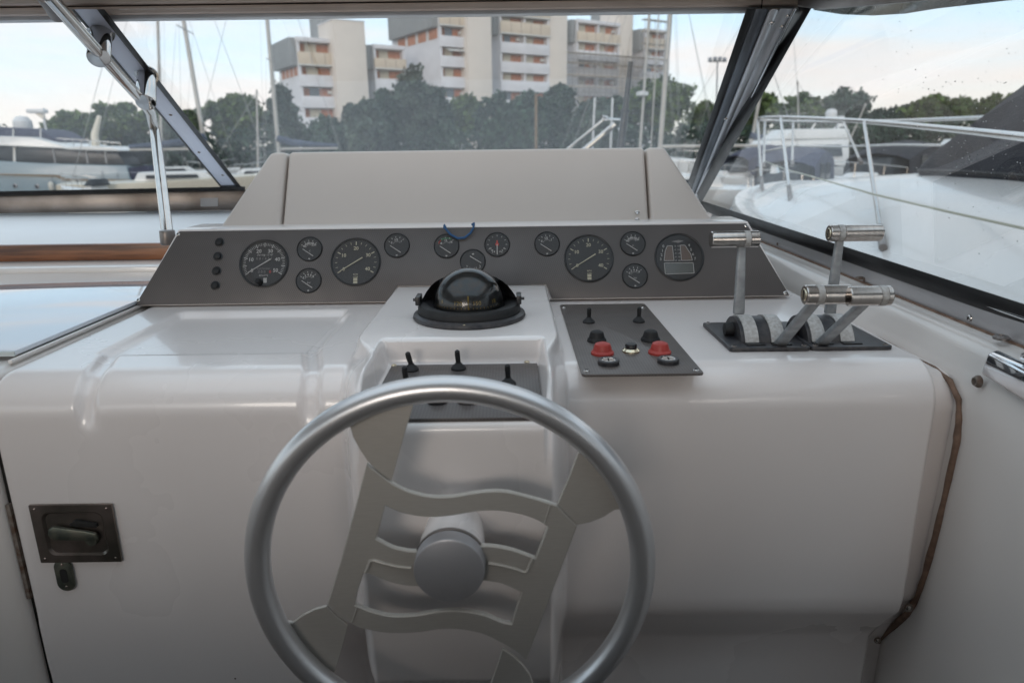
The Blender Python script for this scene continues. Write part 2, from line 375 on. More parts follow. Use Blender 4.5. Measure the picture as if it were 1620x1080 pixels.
# ================================================================== OUR BOAT
# ------------------------------------------------------------------ helm console moulding (one continuous skin)
def arc2(c, r, a0, a1, n): return [(c[0] + r * cos(a0 + (a1 - a0) * i / n), c[1] + r * sin(a0 + (a1 - a0) * i / n)) for i in range(n + 1)]
def resample(poly, n):
    P = np.array(poly); d = np.r_[0, np.cumsum(np.hypot(*(np.diff(P, axis=0).T)))]
    t = np.linspace(0, d[-1], n); return np.stack([np.interp(t, d, P[:, 0]), np.interp(t, d, P[:, 1])], 1)
def profile(kind):
    """(Y, Z) along the skin: back under the dash -> front edge -> down the face; six matching stretches"""
    if kind == 'base':
        zt, yf, rr = -.305, .917, .058
        A = [(1.50, zt), (1.02, zt)]; B = [(1.02, zt), (1.01, zt)]; Cc = [(1.01, zt), (yf + rr, zt)]
        D = arc2((yf + rr, zt - rr), rr, pi / 2, pi, 16)
        E = [(yf, zt - rr), (yf, -.675)]; G = [(yf, -.675), (yf + .004, -.70), (.984, -.785), (.992, -.80)]; H = [(.992, -.80), (.996, -1.62)]
    elif kind == 'flange':
        zt, yf, rr = -.330, .945, .05
        A = [(1.50, zt), (1.02, zt)]; B = [(1.02, zt), (1.01, zt)]; Cc = [(1.01, zt), (yf + rr, zt)]
        D = arc2((yf + rr, zt - rr), rr, pi / 2, pi, 16)
        E = [(yf, zt - rr), (yf + .012, -.70)]; G = [(yf + .012, -.70), (1.030, -.845)]; H = [(1.030, -.845), (1.055, -1.62)]
    elif kind == 'pod':
        zt = -.2725
        A = [(1.50, zt), (.99, zt)]; B = [(.99, zt), (.975, zt)]; Cc = [(.975, zt), (.86, zt - .002)]
        D = arc2((.86, zt - .002 - .105), .105, pi / 2, pi, 16)
        D = [(y - .0 if y > .755 else y, z) for y, z in D]
        E = [(.755, zt - .107), (.748, -.45), (.775, -.69)]; G = [(.775, -.69), (.85, -.80)]; H = [(.85, -.80), (.86, -1.62)]
    elif kind == 'recess':
        zt, zr = -.2725, -.3115
        A = [(1.50, zt), (.992, zt), (.985, zt - .003)]; B = [(.985, zt - .003), (.981, zr + .004), (.975, zr)]; Cc = [(.975, zr), (.762, zr)]
        D = [(.762, zr), (.757, zr - .004), (.755, zr - .012), (.755, -.38)]
        E = [(.755, -.38), (.748, -.45), (.775, -.69)]; G = [(.775, -.69), (.85, -.80)]; H = [(.85, -.80), (.86, -1.62)]
    segs = [(A, 56), (B, 8), (Cc, 26), (D, 18), (E, 44), (G, 12), (H, 14)]
    parts = []
    for i, (s, n) in enumerate(segs):
        q = resample(s, n); parts.append(q if i == 0 else q[1:])
    return np.concatenate(parts)
PB, PF, PP, PR = profile('base'), profile('flange'), profile('pod'), profile('recess')
XL, XR = -.742, .612
def smoothmin(a, b, k): return -k * np.logaddexp(-a / k, -b / k)
def build_console():
    xs = np.unique(np.round(np.concatenate([np.arange(XL, .66, .006), np.arange(XL, XL + .03, .0015), np.arange(-.25, -.15, .0018),
        np.arange(.025, .095, .0018), np.arange(.585, .645, .002), np.arange(-.70, -.60, .003), np.arange(-.33, -.27, .003), [.655]]), 5))
    ns = len(PB)
    Y = np.zeros((len(xs), ns)); Z = np.zeros_like(Y); X = np.repeat(xs[:, None], ns, 1)
    sidx = np.arange(ns)
    # tangents of the base profile for offsetting
    T = np.gradient(PB, axis=0); T /= np.linalg.norm(T, axis=1)[:, None]; NRM = np.stack([T[:, 1], -T[:, 0]], 1)   # outwards (towards driver / up)
    for k in range(ns):
        if NRM[k] @ np.array([-1, 1]) < 0: NRM[k] *= -1
    front = sstep(1.02, .90, PP[:, 0])            # 0 on top, 1 on the front
    PBS = PB.copy(); low = PB[:, 1] < -.675; PBS[low, 0] = .917 - .004 * (PB[low, 1] + .675) / -.94
    for i, x in enumerate(xs):
        gg = float(sstep(-.32, -.25, x)); PBx = PBS * (1 - gg) + PB * gg
        wl = .016 + .045 * front; wr = .012 + .022 * front
        s = sstep(-.245, -.245 + 1, (x + .245) / wl - .245) if False else sstep(0, 1, (x + .245) / wl) * sstep(0, 1, (.079 - x) / wr)
        s2 = sstep(0, 1, (x + .188 + .006) / .012) * sstep(0, 1, (.048 - x) / .012)
        Q = PBx * (1 - s[:, None]) + (PP * (1 - s2) + PR * s2) * s[:, None]
        # tray in the top, port side
        yv = PB[:, 0]; zv = PB[:, 1]
        edge = .5 * (1.33 - 1.04)
        tx = smoothmin(x + .655, -.315 - x, .006)
        mask_b = sstep(0, .016, tx) * sstep(1.335, 1.312, yv) * sstep(1.035, 1.062, yv)
        xl0 = -.655 + .035 * sstep(1.1, .93, yv); xr0 = -.318 + .035 * sstep(1.1, .93, yv)
        fade = sstep(-.385, -.345, zv) * sstep(1.30, 1.26, yv)
        ch = (np.exp(-((x - xl0 - .018) / .0125) ** 4) + np.exp(-((x - xr0 + .004) / .0125) ** 4)) * fade
        dep = np.maximum(mask_b * .011, ch * .0105)
        Q = Q - NRM * dep[:, None]
        # port end rolls over, starboard end drops to its flange
        e = (x - XL)
        if e < .02: Q = Q - NRM * (.014 * (1 - np.sqrt(max(0, 1 - (1 - e / .02) ** 2))))
        if x > .59:
            g = sstep(.592, .616, x); Q = Q * (1 - g) + PF * g
        Y[i] = Q[:, 0]; Z[i] = Q[:, 1]
    V = np.stack([X, Y, Z], -1).reshape(-1, 3); n, m = len(xs), ns
    idx = np.arange(n * m).reshape(n, m)
    Qd = np.stack([idx[:-1, :-1], idx[1:, :-1], idx[1:, 1:], idx[:-1, 1:]], -1).reshape(-1, 4)
    # port end wall
    b0 = len(V); endv = V.reshape(n, m, 3)[0] + np.array([0.0005, .10, -.05]); V = np.concatenate([V, endv])
    j = np.arange(m - 1); Qe = np.stack([idx[0, :-1], idx[0, 1:], b0 + j + 1, b0 + j], -1)
    return V, np.concatenate([Qd, Qe])
console = thing('helm_console', 'off-white moulded gelcoat helm console with raised compass pod and rounded front edge', 'helm console', (0, .95, -1.6))
V, Q = build_console(); shell = np_obj('console_shell', V, Q, M['gel'], console); shell.data.set_sharp_from_angle(angle=radians(50))

# instrument plane, leaning back
DPn = Vector((0, -cos(radians(25.6)), sin(radians(25.6)))); DP0 = Vector((0, 1.37, -.305))
def dash(px, py, off=0.0): return onP(px, py, DP0 + DPn * off, DPn)
DE = Vector((1, 0, 0)); DU = DPn.cross(DE) * 1.0
if DU.z < 0: DU = -DU
def dashfr(px, py, off=0.0): return Fr(dash(px, py, off), DE, DU, DPn)
# white housing behind the panel
hb = MB()
c = [dash(214, 484.5, -.006), dash(1251, 469, -.006), dash(1183, 350, -.006), dash(282, 363, -.006)]
hb.hexa([p for p in c], [p + Vector((0, .11, 0)) for p in c])
obj('dash_housing', hb, M['gel'], console, bevel=.003)

# ------------------------------------------------------------------ coaming hood behind the dash
hood = thing('coaming_hood', 'plain cream hood cover rising behind the instrument panel, seamed near both ends', 'hood cover', (0, 1.6, -.17))
def hood_pt(px, py):
    p0 = Vector((0, 1.50, -.165)); n = Vector((0, -.155, -.17)).normalized(); n = Vector((0, -1, 1.15)).normalized()
    return onP(px, py, p0, n)
def hood_piece(name, quad, par):
    """quad: bottom-left, bottom-right, top-right, top-left in the sloping front face"""
    bl, br, tr, tl = [hood_pt(*q) for q in quad]
    bl = bl + (bl - tl) * .25; br = br + (br - tr) * .25
    back = Vector((0, .30, -.03)); down = Vector((0, 0.02, -.06))
    mb = MB()
    mb.hexa([bl, br, tr, tl], [bl + down + Vector((0, .42, 0)), br + down + Vector((0, .42, 0)), tr + back, tl + back])
    return obj(name, mb, M['hood'], par, bevel=.010, segs=4)
hood_piece('hood_side', [(338, 372), (441.5, 372), (453, 241.0), (427, 241.5)], hood)
hood_piece('hood_front', [(444.5, 372), (1028, 364), (1020, 233.2), (456, 240.8)], hood)
hood_piece('hood_side', [(1031, 364), (1138, 362), (1052, 233.0), (1023, 233.2)], hood)
for px, py in ((1008, 337), (1008, 348.5)):
    screw(Fr(hood_pt(px, py) + Vector((0, -.001, .001)), (1, 0, 0), Vector((0, 1.15, 1)).normalized(), Vector((0, -1, 1.15)).normalized()), .0052, M['steel'], hood)
rope = MB()
cp = [(703, 362), (703, 356), (706, 363), (713, 371), (724, 377), (735, 376), (744, 369), (749, 360), (750, 353), (745, 357)]
pts = []
for i in range(len(cp) - 1):
    for k in range(4):
        a = i + k / 4; pts.append(dash(cp[i][0] + (cp[i + 1][0] - cp[i][0]) * k / 4, cp[i][1] + (cp[i + 1][1] - cp[i][1]) * k / 4, .010 + .004 * sin(a)))
rope.tube(pts, .0023, 8)
tag(obj('blue_cord', rope, M['blue'], None, smooth=60), 'short loop of blue cord hanging over the top of the dark instrument panel', 'cord')

# ------------------------------------------------------------------ instrument panel
panel = thing('instrument_panel', 'wide dark carbon-look instrument panel with round gauges below the cream hood', 'instrument panel', tuple(dash(730, 470, -.005)))
outl = [(214, 482.5), (614, 477), (628, 452.5), (864, 449.5), (873, 472.5), (1249, 467), (1181, 353.5), (284, 366)]
lo = [dash(x, y, -.0055) for x, y in outl]; hi = [dash(x, y, 0.0) for x, y in outl]
pl = MB(); nn = len(outl)
pl.hexa(lo, hi)
pp_ = obj('panel_plate', pl, M['carbon'], panel, bevel=.0008)
for i, (x, y) in enumerate(((282, 371), (219, 475), (1180, 357.5), (1242, 463))):
    s_ = screw(dashfr(x, y, .0003), .0042, M['steel'], panel); screw_slots(dashfr(x, y, .0003), .0042, M['dark'], s_)
for i, (x, y) in enumerate(((347.5, 383.5), (345, 406), (343, 429), (341, 452))):
    w = ['top', 'second from top', 'third from top', 'bottom'][i]
    f = dashfr(x, y, .0)
    b = obj('push_button', MB().lathe([(.0078, 0), (.0078, .003), (.0066, .006), (.003, .0078), (.0001, .008)], f, 20), M['rubber'], panel, label='black rubber push button, %s of the column left of the log gauge' % w)
    obj('button_collar', MB().lathe([(.0096, 0.0002), (.0096, .0012), (.0078, .0018)], f, 20), M['black'], b)

def gauge(px, py, r, label, kind):
    f = dashfr(px, py, 0)
    g = obj('gauge', MB().lathe([(r * 1.0, .0003), (r * 1.0, .0022), (r * .965, .0030), (r * .93, .0022), (r * .925, -.004)], f, 48), M['black'], panel, label=label)
    k = .92
    obj('dial', MB().lathe([(.0001, .0005), (r * .935, .0005)], f, 40), M['dial'], g, smooth=0)
    pr = MB(); warm = kind in ('rpm',)
    def tick(a, r0, r1, w, mb):
        d = f.x * sin(a) + f.y * cos(a); e = f.x * cos(a) - f.y * sin(a)
        o = f.o + f.z * .0009
        mb.add([o + d * r0 - e * w, o + d * r1 - e * w, o + d * r1 + e * w, o + d * r0 + e * w], [(0, 1, 2, 3)])
    def num(t, a, rr, sz, mb): 
        text_mb(t, Fr(f(sin(a) * rr, cos(a) * rr), f.x, f.y, f.z), sz, mb, bold=.0002, lift=.0009)
    nd = MB()
    if kind == 'log':
        A0, A1 = radians(-122), radians(122)
        for i in range(51):
            a = A0 + (A1 - A0) * i / 50; big = i % 5 == 0
            tick(a, r * (.70 if big else .74), r * (.86 if big else .84), r * (.016 if big else .008), pr)
        for i, t in enumerate(('0', '10', '20', '30', '40', '50')): num(t, A0 + (A1 - A0) * i / 5 * 1.0 + (.0), r * .56, r * .21, pr)
        text_mb('Sterling 10.00', f, r * .13, pr, lift=.0009, shear=.4) if False else text_mb('Sterling 12.50', Fr(f(0, r * .36), f.x, f.y, f.z), r * .115, pr, lift=.0009, shear=.5)
        dm = MB(); text_mb('0 8 1 6 5 1', Fr(f(0, r * .20), f.x, f.y, f.z), r * .15, dm, lift=.0009)
        text_mb('ELECTRONIC', Fr(f(.0, r * -.22), f.x, f.y, f.z), r * .09, dm, lift=.0009)
        text_mb('0 0 0', Fr(f(-.08 * r, r * -.35), f.x, f.y, f.z), r * .15, dm, lift=.0009)
        text_mb('KNOTS', Fr(f(.0, r * -.50), f.x, f.y, f.z), r * .11, pr, lift=.0009)
        obj('dial_counters', dm, M['print_dim'], g, smooth=0)
        rd = MB(); text_mb('0', Fr(f(.26 * r, r * -.35), f.x, f.y, f.z), r * .16, rd, bold=.0002, lift=.0009); obj('red_digit', rd, M['red_print'], g, smooth=0)
        pr.box((.0 * r, -.80 * r, .0007), (.14 * r, -.60 * r, .0010), f)
        obj('reset_knob', MB().cyl(f(-.10 * r, -.80 * r, .001), f(-.10 * r - .003, -.80 * r + .002, .013), .0062, .0052, 16), M['rubber'], g, bevel=.0008)
        na = radians(-122)
    elif kind == 'rpm':
        A0, A1 = radians(-122), radians(122)
        for i in range(17):
            a = A0 + (A1 - A0) * i / 16; big = i % 4 == 0
            tick(a, r * (.70 if big else .74), r * (.84 if big else .83), r * (.018 if big else .008), pr)
        for i, t in ((0, '0'), (4, '10'), (8, '20'), (12, '30'), (16, '40')): num(t, A0 + (A1 - A0) * i / 16, r * .56, r * .20, pr)
        text_mb('RPM', Fr(f(.0, r * -.52), f.x, f.y, f.z), r * .10, pr, lift=.0009); text_mb('x100', Fr(f(.0, r * -.62), f.x, f.y, f.z), r * .10, pr, lift=.0009)
        for k3 in range(2): pr.box((-.08 * r, (-.88 + .12 * k3) * r, .0007), (.08 * r, (-.78 + .12 * k3) * r, .0010), f)
        na = radians(-122)
    elif kind == 'trim':
        def poly(pts, mb, w=.012):
            for i in range(len(pts)):
                p = Vector((pts[i][0], pts[i][1])) * r; q = Vector((pts[(i + 1) % len(pts)][0], pts[(i + 1) % len(pts)][1])) * r
                d = (q - p).normalized(); e = Vector((-d.y, d.x)) * w * r
                mb.add([f(p.x - e.x, p.y - e.y, .0012), f(q.x - e.x, q.y - e.y, .0012), f(q.x + e.x, q.y + e.y, .0012), f(p.x + e.x, p.y + e.y, .0012)], [(0, 1, 2, 3)])
        lw = [(-.62, -.14), (-.22, -.14), (-.26, .48), (-.46, .48), (-.56, .25)]; rw = [(.08, -.14), (.52, -.14), (.47, .12), (.25, .50), (.06, .50)]
        lc = [(-.60, -.70), (.56, -.67), (.54, -.24), (-.62, -.24)]
        for P_ in (lw, rw): obj('dial_window', MB().add([f(x * r, y * r, .0008) for x, y in P_], [tuple(range(len(P_)))]), M['brown_window'], g, smooth=0); poly(P_, pr)
        obj('display_window', MB().add([f(x * r, y * r, .0008) for x, y in lc], [(0, 1, 2, 3)]), M['lcd'], g, smooth=0); poly(lc, pr)
        for i, t in enumerate('0123'): text_mb(t, Fr(f((-.62 - .045 * i) * r, (.46 - .18 * i) * r), f.x, f.y, f.z), r * .16, pr, bold=.0001, lift=.0012)
        for i, t in enumerate('4567'): text_mb(t, Fr(f((.42 + .07 * i) * r, (.49 - .19 * i) * r), f.x, f.y, f.z), r * .16, pr, bold=.0001, lift=.0012)
        for i in range(5):
            text_mb('-%d' % (2 * i), Fr(f(-.15 * r, (.46 - .15 * i) * r), f.x, f.y, f.z), r * .10, pr, lift=.0012); text_mb('%d-' % (10 + 2 * i), Fr(f(.0 * r, (.46 - .15 * i) * r), f.x, f.y, f.z), r * .10, pr, lift=.0012)
        dm = MB().prism([(-.30 * r, .66 * r), (0, .60 * r), (.22 * r, .68 * r), (0, .72 * r)], f, .0008, .0011); obj('wing_emblem', dm, M['print_dim'], g, smooth=0)
        na = None
    elif kind == 'clock':
        for i in range(12): tick(2 * pi * i / 12, r * .66, r * .78, r * .02, pr)
        for i in range(7): num('%d' % (i * 2), radians(120 + i * 20), r * .62, r * .17, pr)
        rd = MB().lathe([(.0001, .0022), (r * .14, .0022)], f, 16); rd.box((-.05 * r, -.1 * r, .0013), (.05 * r, .32 * r, .0018), f)
        obj('red_hand', rd, M['red_print'], g, smooth=0)
        nd.box((-.035 * r, -.82 * r, .0024), (.035 * r, 0, .0028), f); na = None
        obj('needle', nd, M['print'], g, smooth=0)
    else:
        flip = kind == 'bottom'
        c0 = (.30, -.42) if not flip else (-.10, .45)
        if kind != 'bottom':
            n = 5
            for i in range(n):
                a = radians(-62 + i * 27); tick(a, r * .62, r * .74, r * .022, pr)
                num({'temp': ['40', '60', '80', '100', '120'], 'oil': ['0', '2', '4', '6', '8'], 'fuel': ['0', '', '1/2', '', '1'], 'volt': ['8', '', '12', '', '16']}[kind][i], a, r * .47, r * .23, pr)
            for i in range(9): tick(radians(-62 + i * 13.5), r * .30, r * .36, r * .014, pr)
            if kind == 'volt':
                for k2, (a0_, a1_, mm) in enumerate(((-66, -45, 'red_print'), (-40, 30, 'green_print'))):
                    arcm = MB()
                    for q in range(10): tick(radians(a0_ + (a1_ - a0_) * q / 9), r * .60, r * .70, r * .05, arcm)
                    obj('coloured_arc', arcm, M[mm], g, smooth=0)
            text_mb('C' if kind == 'temp' else 'bar' if kind == 'oil' else '', Fr(f(.02 * r, -.16 * r), f.x, f.y, f.z), r * .2, pr, lift=.0009) if kind in ('temp', 'oil') else None
            pr.box((-.07 * r, -.84 * r, .0008), (.06 * r, -.74 * r, .0011), f)
            p0 = f(.32 * r, -.60 * r, .003); p1 = f(-.52 * r, -.02 * r, .003)
        else:
            for t, x in (('2', -.45), ('3', .55)): text_mb(t, Fr(f(x * r, -.42 * r), f.x, f.y, f.z), r * .3, pr, lift=.0012)
            for i in range(5): tick(radians(150 + i * 15), r * .5, r * .6, r * .02, pr)
            pr.box((-.06 * r, .55 * r, .0008), (.10 * r, .66 * r, .0011), f)
            p0 = f(-.22 * r, .42 * r, .003); p1 = f(.66 * r, -.14 * r, .003)
        d = (p1 - p0).normalized(); e = d.cross(f.z) * .0009
        nd.hexa([p0 - e, p1 - e * .7, p1 + e * .7, p0 + e], [q + f.z * .0006 for q in (p0 - e, p1 - e * .7, p1 + e * .7, p0 + e)])
        obj('needle', nd, M['print'], g, smooth=0); na = None
    if na is not None:
        d = f.x * sin(na) + f.y * cos(na); e = f.x * cos(na) - f.y * sin(na)
        p0 = f.o - d * r * .32 + f.z * .003; p1 = f.o + d * r * .72 + f.z * .003
        nd.hexa([p0 - e * .0013, p1 - e * .0007, p1 + e * .0007, p0 + e * .0013], [q + f.z * .0006 for q in (p0 - e * .0013, p1 - e * .0007, p1 + e * .0007, p0 + e * .0013)])
        obj('needle', nd, M['print_warm'] if warm else M['print'], g, smooth=0)
    if pr.f: obj('dial_print', pr, M['print_warm'] if warm else M['print'], g, smooth=0, kind='stuff')
    obj('gauge_glass', MB().lathe([(.0001, .0042), (r * .5, .0040), (r * .94, .0032)], f, 32), M['dialglass'], g)
    return g
R1, R2 = .0505, .0262
gauge(418, 417, R1, 'large speed log gauge reading 0 to 50 with a black reset knob', 'log')
gauge(563, 414.5, R1 * 1.01, 'large engine revolution gauge left of the compass, reading 0 to 40', 'rpm')
gauge(931.5, 409, R1 * 1.0, 'large engine revolution gauge right of the compass, reading 0 to 40', 'rpm')
gauge(1074.5, 407, R1 * 1.0, 'large round trim gauge with two brown windows, farthest right', 'trim')
gauge(490, 394, R2, 'small gauge above another between the log and the left revolution gauge', 'temp')
gauge(488.5, 444, R2, 'small gauge below another between the log and the left revolution gauge', 'oil')
gauge(628, 388.5, R2, 'small gauge right of the left revolution gauge', 'fuel')
gauge(706.5, 389.5, R2, 'small gauge with a red and green arc below the blue cord', 'volt')
gauge(748, 414, R2, 'small gauge half hidden behind the compass dome', 'bottom')
gauge(786.5, 387, R2, 'small dark clock-like dial with a red hand', 'clock')
gauge(865.5, 386, R2, 'small gauge left of the right revolution gauge', 'fuel')
gauge(1001, 385.5, R2, 'small gauge above another between the right revolution gauge and the trim gauge', 'temp')
gauge(1004.5, 436.5, R2, 'small gauge below another between the right revolution gauge and the trim gauge', 'oil')

# ------------------------------------------------------------------ compass
ZP = -.2725
cc = atZ(744.5, 493, ZP); cc = Vector((cc.x, 1.128, ZP))
comp = thing('compass', 'black domed magnetic compass with a round base on the white pod', 'compass', tuple(cc))
f = Fr(cc)
obj('base_ring', MB().lathe([(.0001, .0003), (.092, .0003), (.0935, .003), (.092, .007), (.086, .010), (.083, .009)], f, 64), M['worn_black'], comp)
obj('housing', MB().lathe([(.0835, .006), (.0845, .010), (.0845, .019), (.0815, .0235), (.070, .0235), (.059, .020)], f, 64), M['rubber'], comp)
hoodm = MB()
prof = [(.0838, .022), (.0800, .0275), (.0720, .0405), (.0640, .0505), (.0560, .0575), (.0500, .0610)]
inner = [(.0495, .0565), (.0562, .0450), (.0603, .031), (.0615, .022)]
hoodm.lathe(prof + inner, f, 40, radians(8), radians(172)); obj('glare_shield', hoodm, M['rubber'], comp)
RD = .0595; zc = .0215
dome_prof = [(RD * cos(radians(a)), zc + RD * sin(radians(a))) for a in range(-20, 91, 5)]
core = [(r * .955, zc + (h - zc) * .955) for r, h in dome_prof]; core[-1] = (.0001, core[-1][1]); dome_prof[-1] = (.0001, dome_prof[-1][1])
dm = obj('dome', MB().lathe(core, f, 56), mat('compass_bowl', (0.006, 0.006, 0.005), 0.3), comp)
M['domeglass'] = glass_mat('compass_glass', 0.01, 0.01, refl=1.5)
obj('dome_glass', MB().lathe(dome_prof, f, 56), M['domeglass'], comp, smooth=80)
M['amber'] = mat('compass_card_print', (0.30, 0.20, 0.03), 0.6)
tx = MB()
for k, t in enumerate(('9', '120', '150', '18')):
    a = radians(-136 + k * 31); rr = .0573; el = radians(12)
    d = Vector((cos(a) * cos(el), sin(a) * cos(el), sin(el)))
    ex = Vector((-sin(a), cos(a), 0)); ey = d.cross(ex)
    text_mb(t, Fr(cc + Vector((0, 0, zc)) + d * rr * 1.004, ex, ey, d), .0095, tx)
    for q in range(5):
        a2 = a + radians((q - 2) * 6); d2 = Vector((cos(a2) * cos(.05), sin(a2) * cos(.05), sin(.05))); e2 = Vector((-sin(a2), cos(a2), 0)); u2 = d2.cross(e2)
        o = cc + Vector((0, 0, zc)) + d2 * .0574
        tx.add([o - e2 * .0003, o + e2 * .0003, o + e2 * .0003 + u2 * .003, o - e2 * .0003 + u2 * .003], [(0, 1, 2, 3)])
obj('card_print', tx, M['amber'], dm, smooth=0)
obj('lubber_line', MB().tube([cc + Vector((.002, -.0580, .024)), cc + Vector((.002, -.0555, .046))], .0007, 6), M['amber'], dm)
for sx in (-1, 1):
    k_ = obj('side_bracket', MB().box((cc.x + sx * .0825 - .004, cc.y - .022, ZP + .024), (cc.x + sx * .0825 + .004, cc.y + .012, ZP + .038)), M['black'], comp, bevel=.001)
    obj('thumb_screw', MB().cyl((cc.x + sx * .0865, cc.y - .008, ZP + .031), (cc.x + sx * .0915, cc.y - .008, ZP + .031), .0024, n=10), M['worn_black'], k_)
screw(Fr(cc + Vector((-.003, -.0885, .0075))), .0030, M['brass'], comp)

# ------------------------------------------------------------------ switch panels
def rubber_toggle(p, par, tilt=0.0, h=.021, r=.0098, lab=None):
    f = Fr(p)
    t = obj('toggle_switch', MB().lathe([(r, 0), (r * 1.02, .002), (r * .9, .004), (r * .52, .0075), (r * .36, .010)], f, 22), M['rubber'], par, label=lab)
    top = p + Vector((tilt * h, -.12 * h, h + .008))
    obj('toggle_tip', MB().tube([p + Vector((0, 0, .008)), p + (top - p) * .75, top - (top - p) * .06, top], .0037, 12, rs=[.0034, .0039, .0036, .0016]), M['rubber'], t)
    return t
SP0 = -.3035
sp = [(885.5, 482), (1023, 482.5), (1110.5, 592), (920.5, 595)]
spw = [atZ(x, y, SP0) for x, y in sp]
swp = thing('ignition_panel', 'dark switch panel with red start buttons and two key switches on the console top', 'switch panel', tuple(spw[3]))
xl_, xr_ = (spw[0].x + spw[3].x) / 2, (spw[1].x + spw[2].x) / 2; y0_, y1_ = (spw[2].y + spw[3].y) / 2, (spw[0].y + spw[1].y) / 2
obj('panel_plate', MB().prism(rrect(xr_ - xl_, y1_ - y0_, .006, 4, (xl_ + xr_) / 2, (y0_ + y1_) / 2), WORLD, -.3052, -.3015), M['carbon_brown'], swp, bevel=.0007)
ZT = -.3015
for (x, y) in ((892, 487), (1017, 487), (928, 587), (1101, 586)):
    q = atZ(x, y, ZT); s_ = screw(Fr(q), .0045, M['steel'], swp); screw_slots(Fr(q), .0045, M['dark'], s_)
for (x, y, w) in ((931.5, 510, 'left'), (1010.5, 509, 'right')):
    rubber_toggle(atZ(x, y, ZT), swp, 0, .019, .0105, 'black rubber toggle switch, %s one at the far edge of the panel' % w)
def cap_button(p, r, m, lab, h=.0175):
    f = Fr(p)
    b = obj('push_button', MB().lathe([(r * .95, .005), (r * .86, h * .62), (r * .74, h * .88), (r * .45, h), (.0001, h * 1.01)], f, 32), m, swp, label=lab)
    obj('button_skirt', MB().lathe([(r * 1.12, 0), (r * 1.12, .003), (r * .96, .0062), (r * .9, .006)], f, 32), m, b)
    return b
cap_button(atZ(944, 539.5, ZT), .0135, M['rubber'], 'black rubber start button behind the left red button')
cap_button(atZ(1029, 538.5, ZT), .0135, M['rubber'], 'black rubber start button behind the right red button')
cap_button(atZ(953, 559.5, ZT), .0152, M['red'], 'left red rubber stop button')
cap_button(atZ(1043.5, 558.5, ZT), .0152, M['red'], 'right red rubber stop button')
q = Fr(atZ(998, 556, ZT))
b = obj('push_button', MB().lathe([(.0088, .004), (.0088, .0105), (.0075, .0125), (.0001, .0128)], q, 24), M['black'], swp, label='small black push button in a brass ring between the red buttons')
obj('brass_ring', MB().lathe([(.0132, 0), (.0132, .0025), (.0098, .0055), (.0085, .0055)], q, 28), M['brass'], b)
for (x, y, w) in ((962.5, 575.5, 'left'), (1057, 573.5, 'right')):
    q = Fr(atZ(x, y, ZT))
    b = obj('key_switch', MB().lathe([(.0155, 0), (.0155, .0055), (.0143, .007), (.0108, .007)], q, 32), M['worn_black'], swp, label='%s ignition key switch with a steel barrel' % w)
    obj('key_barrel', MB().lathe([(.0001, .0066), (.0088, .0066), (.0102, .0056), (.0108, .0066)], q, 28), M['steel'], b)
    obj('key_slot', MB().box((-.0009, -.0045, .0068), (.0009, .0045, .0072), q), M['dark'], b, smooth=0)

# pod switch panel in its recess
pod = thing('switch_panel', 'dark switch panel sunk in the console pod behind the steering wheel rim', 'switch panel', (-.07, .86, -.311))
obj('panel_plate', MB().box((-.1765, .7615, -.3112), (.0365, .972, -.3065)), M['carbon'], pod, bevel=.0008)
ZQ = -.3065
for (x, y) in ((623, 578), (833.5, 572.5)):
    q = atZ(x, y, ZQ); screw(Fr(q), .0042, M['brass'], pod)
rubber_toggle(atZ(651, 585.5, ZQ), pod, -.2, .020, .0105, 'black rubber toggle switch at the far left corner of the sunk panel')
rubber_toggle(atZ(725.5, 583.5, ZQ), pod, -.05, .021, .0108, 'black rubber toggle switch in the middle of the far row of the sunk panel')
rubber_toggle(atZ(804, 608, ZQ), pod, -.03, .021, .0105, 'black rubber toggle switch at the right of the sunk panel')
rubber_toggle(atZ(643, 611, ZQ), pod, -.05, .021, .0105, 'black rubber toggle switch just above the wheel rim on the left')
for (x, y, w) in ((692, 636, 'left'), (740, 635.5, 'right')):
    q = Fr(atZ(x, y, ZQ)); b = obj('rotary_knob', MB().lathe([(.0125, 0), (.0125, .004), (.0095, .006), (.0085, .013), (.0001, .0132)], q, 24), M['worn_black'], pod, label='%s round knob half hidden by the wheel rim' % w)

# ------------------------------------------------------------------ steering wheel
WC = Vector((-.0707, .6686, -.4479)); RW = .225; rw = .0139
wheel = thing('steering_wheel', 'silver steering wheel with tubular metal rim and wavy cut-out spokes', 'steering wheel', tuple(WC))
rim = MB()
ring = [WC + Vector((cos(2 * pi * i / 128) * (RW - rw), 0, sin(2 * pi * i / 128) * (RW - rw))) for i in range(128)]
rim.tube(ring, rw, 22, closed=True); obj('rim', rim, M['brushed'], wheel, smooth=80)
YS = .680
def wp(cx, cy, Y=YS):
    p = atY(380 + cx * .4816, 560 + cy * .4816, Y); return (p.x, p.z)
def spline_poly(pts, closed=True, per=5):
    """Catmull-Rom through points flagged smooth; corners (x, y, 1) stay sharp"""
    P = []; n = len(pts)
    for i in range(n):
        p0, p1, p2, p3 = pts[(i - 1) % n], pts[i], pts[(i + 1) % n], pts[(i + 2) % n]
        if len(p1) > 2: p0 = (2 * p1[0] - p2[0], 2 * p1[1] - p2[1])
        if len(p2) > 2: p3 = (2 * p2[0] - p1[0], 2 * p2[1] - p1[1])
        for k in range(per):
            t = k / per
            P.append(tuple(.5 * ((2 * p1[a]) + (-p0[a] + p2[a]) * t + (2 * p0[a] - 5 * p1[a] + 4 * p2[a] - p3[a]) * t * t + (-p0[a] + 3 * p1[a] - 3 * p2[a] + p3[a]) * t ** 3) for a in (0, 1)))
    return P
